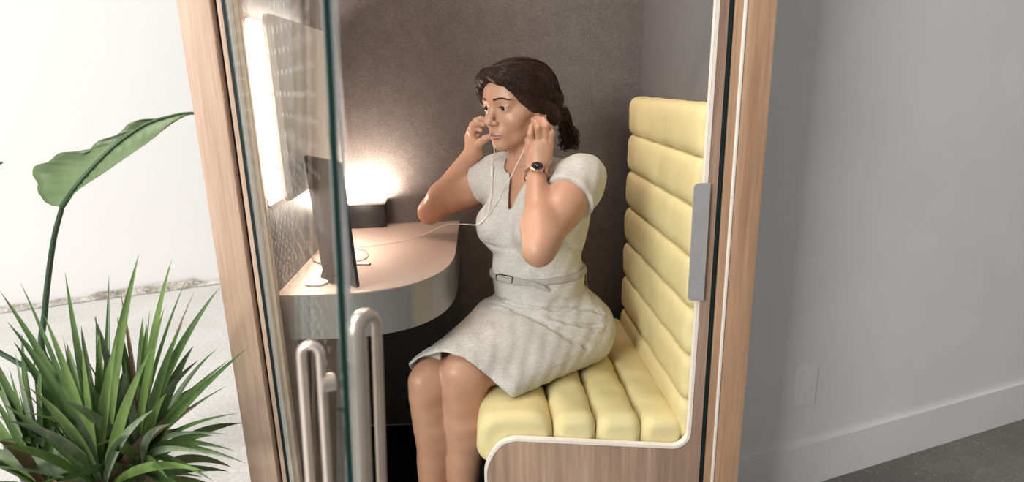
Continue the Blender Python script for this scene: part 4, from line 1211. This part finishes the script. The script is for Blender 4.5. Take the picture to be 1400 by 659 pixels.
tips = [  # crown, tip pixel, tip depth, bow (sideways px, up px at the middle), half width, material
    (0, (0, 398), 1.22, (20, -8), .0105, 0), (0, (28, 386), 1.28, (12, -4), .008, 0), (0, (89, 372), 1.24, (-2, 0), .0105, 0), (0, (190, 347), 1.22, (-14, 2), .0118, 1),
    (1, (235, 354), 1.30, (-18, 2), .0118, 1), (1, (253, 386), 1.34, (-12, 0), .006, 0), (1, (299, 394), 1.30, (-20, -6), .0115, 0), (0, (149, 377), 1.36, (4, 0), .0065, 0),
    (1, (165, 400), 1.36, (6, 0), .005, 3), (0, (131, 430), 1.36, (4, 0), .006, 0), (1, (266, 398), 1.42, (-10, 4), .0045, 3), (1, (205, 424), 1.38, (-4, 0), .0065, 0),
    (1, (338, 476), 1.18, (-20, 12), .0080, 0), (1, (313, 492), 1.24, (-26, 12), .0072, 0), (1, (309, 528), 1.26, (-30, 8), .0050, 2), (1, (325, 565), 1.24, (-36, -12), .0052, 0),
    (1, (312, 594), 1.22, (-40, -18), .0060, 2), (1, (320, 616), 1.20, (-30, -40), .0085, 0), (1, (338, 634), 1.18, (-36, -52), .0085, 0), (1, (292, 658), 1.16, (-20, -36), .0085, 0),
    (1, (290, 622), 1.10, (-30, -30), .0075, 2), (1, (232, 580), 1.08, (-22, -20), .0085, 2), (0, (10, 440), 1.16, (26, -16), .0105, 0), (2, (-20, 470), 1.20, (10, -20), .0105, 0),
    (0, (60, 430), 1.16, (10, -4), .0110, 1), (0, (160, 460), 1.12, (-4, 0), .0120, 1), (0, (112, 470), 1.10, (2, 0), .0115, 1), (0, (205, 480), 1.12, (-10, 0), .0110, 1),
    (1, (250, 440), 1.2, (-14, 0), .0105, 0), (1, (225, 420), 1.24, (-8, 0), .0100, 1), (2, (30, 455), 1.30, (-8, -8), .0105, 0), (2, (-10, 520), 1.22, (6, -16), .0105, 1),
    (2, (58, 480), 1.18, (-6, -10), .011, 0), (0, (40, 530), 1.05, (20, -18), .0105, 1), (0, (10, 575), 1.04, (30, -20), .0105, 2), (0, (210, 560), 1.04, (-20, -16), .0095, 2)]
for ci, tp_, ty, (bx_, by_), w, mt in tips:
    c, k = crowns[ci]; p2 = at(tp_[0], tp_[1], ty); p0 = c+A_([random.uniform(-.012, .012), random.uniform(-.012, .012), random.uniform(-.02, .02)])
    m = (p0+p2)/2; sc_ = ty/F; p1 = m+A_([-bx_*sc_*-1, 0, -by_*sc_])
    p1 = m+A_([bx_*sc_, 0, -by_*sc_+.02])
    blade(p0, p1, p2, w, mt, random.uniform(-.5, .5))
for ci, (c, k) in enumerate(crowns):
    for i in range(46):
        az = i*2.39996+ci; e = (i+.5)/46; el = math.radians(86-104*e**1.15+random.uniform(-7, 7)); L = random.uniform(.24, .35)*k*(1 if el > .3 else .9)
        d = A_([math.cos(az)*math.cos(el), math.sin(az)*math.cos(el), math.sin(el)])
        p0 = c+A_([math.cos(az)*.012, math.sin(az)*.012, .03-.07*e]); p2 = p0+d*L-UP*L*(.05+.28*e)
        p1 = p0+d*L*.5+UP*L*.07
        # keep clear of the booth's side panel
        if p2[0] > -.585 and p2[1] > 1.36: continue
        if p2[0] > -.52 or p2[2] < .05: continue
        blade(p0, p1, p2, random.uniform(.0085, .0118), random.choice((0, 0, 0, 1, 1, 2)) if random.random() < .95 else 3, random.uniform(-1.2, 1.2))
fo = obj('foliage', fol, m_blade, dr); fo.data.shade_smooth()
for (c, k), (ox, oy) in zip(crowns, ((-.01, 0), (.02, .03), (-.05, .01))):
    bm = bmesh.new(); tube(bm, spline([(dx+ox, dy+oy, .19), ((dx+ox+c[0])/2, (dy+oy+c[1])/2, .30), tuple(c-A_([0, 0, .03])), tuple(c+A_([0, 0, .02]))], 6), .015, 12); obj('cane', bm, m_trunk, dr, smooth=True)

# ---- tall plant with one broad arching leaf in view
bxp = A_([-1.215, 1.78, 0])
bp = thing('broad_leaf_plant', tuple(bxp), 'tall plant with a broad wavy leaf arching on a long stalk', 'plant')
pot(bxp[0], bxp[1], .16, .28, bp)
YM = 1.74
def broad(mid, up, lo, dup, dlo, name):
    mids = spline([at(x, y, YM+d) for x, y, d in mid], 8)
    n = len(mids)
    def even(pts, dd):
        s_ = spline([at(x, y, YM+d) for x, y, d in pts], 10); L = np.concatenate([[0], np.cumsum([np.linalg.norm(b-a) for a, b in zip(s_, s_[1:])])])
        q = np.linspace(0, L[-1], n); s_ = A_(s_); return [A_([np.interp(v_, L, s_[:, i]) for i in range(3)]) for v_ in q]
    U = even(up, dup); Lw = even(lo, dlo)
    bm = bmesh.new(); rows = []; K = 8
    for i in range(n):
        row = []
        for side, E_ in ((1, U), (-1, Lw)):
            rng_ = range(K, 0, -1) if side == 1 else range(0, K+1)
            for k in rng_:
                u = k/K; p = mids[i]+(E_[i]-mids[i])*u
                bow = .10*np.linalg.norm(E_[i]-mids[i])*math.sin(PI*u)
                p = p+A_([0, -1, .3])*(-bow)+A_([0, 1, 0])*(.0020*math.sin((i*2.1-u*5)))*min(1, u*3)
                row.append(bm.verts.new(p))
        rows.append(row)
    for a, b in zip(rows, rows[1:]):
        for k in range(len(a)-1): bm.faces.new((a[k], a[k+1], b[k+1], b[k]))
    lf = obj(name, bm, m_big, bp); lf.data.shade_smooth()
    sol = lf.modifiers.new('thickness', 'SOLIDIFY'); sol.thickness = .0009
    bm = bmesh.new(); m2 = [p+A_([0, -.003, 0]) for p in mids]; tube(bm, m2, [.0075*(1-.85*i/(n-1)) for i in range(n)], 10); obj('midrib', bm, m_rib, lf, smooth=True)
broad([(85, 283, 0), (104, 256, 0), (128, 228, .005), (160, 197, .01), (200, 170, .02), (240, 157, .03), (264, 154, .035), (276, 156, .04)],
      [(85, 283, 0), (66, 279, .05), (53, 264, .07), (51, 250, .08), (44, 236, .085), (49, 226, .08), (66, 221, .07), (79, 210, .06), (92, 208, .055), (116, 210, .05), (124, 203, .05), (135, 192, .05), (160, 184, .05), (176, 169, .05), (194, 163, .045), (215, 162, .04), (240, 155, .035), (262, 152.5, .035), (276, 154, .04)],
      [(86, 283, 0), (107, 260, -.02), (140, 238, -.04), (176, 213, -.045), (204, 194, -.04), (224, 176, -.02), (240, 163, .01), (252, 157, .03), (265, 157, .035), (276, 158, .04)], 0, 0, 'leaf')
st = [at(85, 283, YM), at(74, 325, YM), at(66, 380, YM+.005), at(61, 430, YM+.01), at(58, 480, YM+.015)]
st += [A_([-1.205, 1.775, .42]), A_([-1.21, 1.78, .235])]
bm = bmesh.new(); sp_ = spline(st, 8); tube(bm, sp_, [.0062+.0035*i/(len(sp_)-1) for i in range(len(sp_))], 12); obj('stalk', bm, m_stem, bp, smooth=True)
# a second stalk leaves the picture; only its leaf tip shows at the left border
broad([(-70, 262, .1), (-45, 243, .1), (-20, 229, .1), (4, 222, .1)], [(-70, 262, .1), (-52, 232, .13), (-22, 219, .12), (4, 221, .1)], [(-70, 262, .1), (-40, 256, .06), (-16, 236, .08), (4, 223, .1)], 0, 0, 'leaf')
st = [at(-70, 262, YM+.1), at(-66, 330, YM+.09), at(-40, 450, YM+.06), A_([-1.235, 1.80, .40]), A_([-1.225, 1.79, .235])]
bm = bmesh.new(); sp_ = spline(st, 8); tube(bm, sp_, [.005+.004*i/(len(sp_)-1) for i in range(len(sp_))], 12); obj('stalk', bm, m_stem, bp, smooth=True)
# ================================================================== light
SC.view_settings.view_transform = 'Standard'; SC.view_settings.look = 'None'; SC.view_settings.gamma = 1; SC.view_settings.use_curve_mapping = False
SC.view_settings.exposure = 0.25
w = bpy.data.worlds.new('world'); SC.world = w; w.use_nodes = True
bgn = w.node_tree.nodes['Background']; bgn.inputs[0].default_value = (.98, .99, 1, 1); bgn.inputs[1].default_value = .24
def area(name, loc, target, sx, sy, power, col=(1, 1, 1)):
    l = bpy.data.lights.new(name, 'AREA'); l.shape = 'RECTANGLE'; l.size = sx; l.size_y = sy; l.energy = power; l.color = col
    o = bpy.data.objects.new(name, l); COL.objects.link(o); o.location = loc
    o.rotation_euler = (Vector(target)-Vector(loc)).to_track_quat('-Z', 'Y').to_euler(); return o
area('skylight', (-3.6, .2, 6.5), (-2.4, 3.2, 0), 5.0, 4.0, 385, (1, .99, .97))
area('front_fill', (-3.4, -3.0, 2.7), (.6, 1.7, 1.0), 1.7, 1.7, 250, (1, .985, .96))  # added fill light from the front left, out of view; no window there
SC.cycles.use_denoising = True
try: SC.cycles.denoiser = 'OPENIMAGEDENOISE'
except Exception: pass
SC.cycles.max_bounces = 10; SC.cycles.transparent_max_bounces = 16
SC.cycles.sample_clamp_indirect = 6
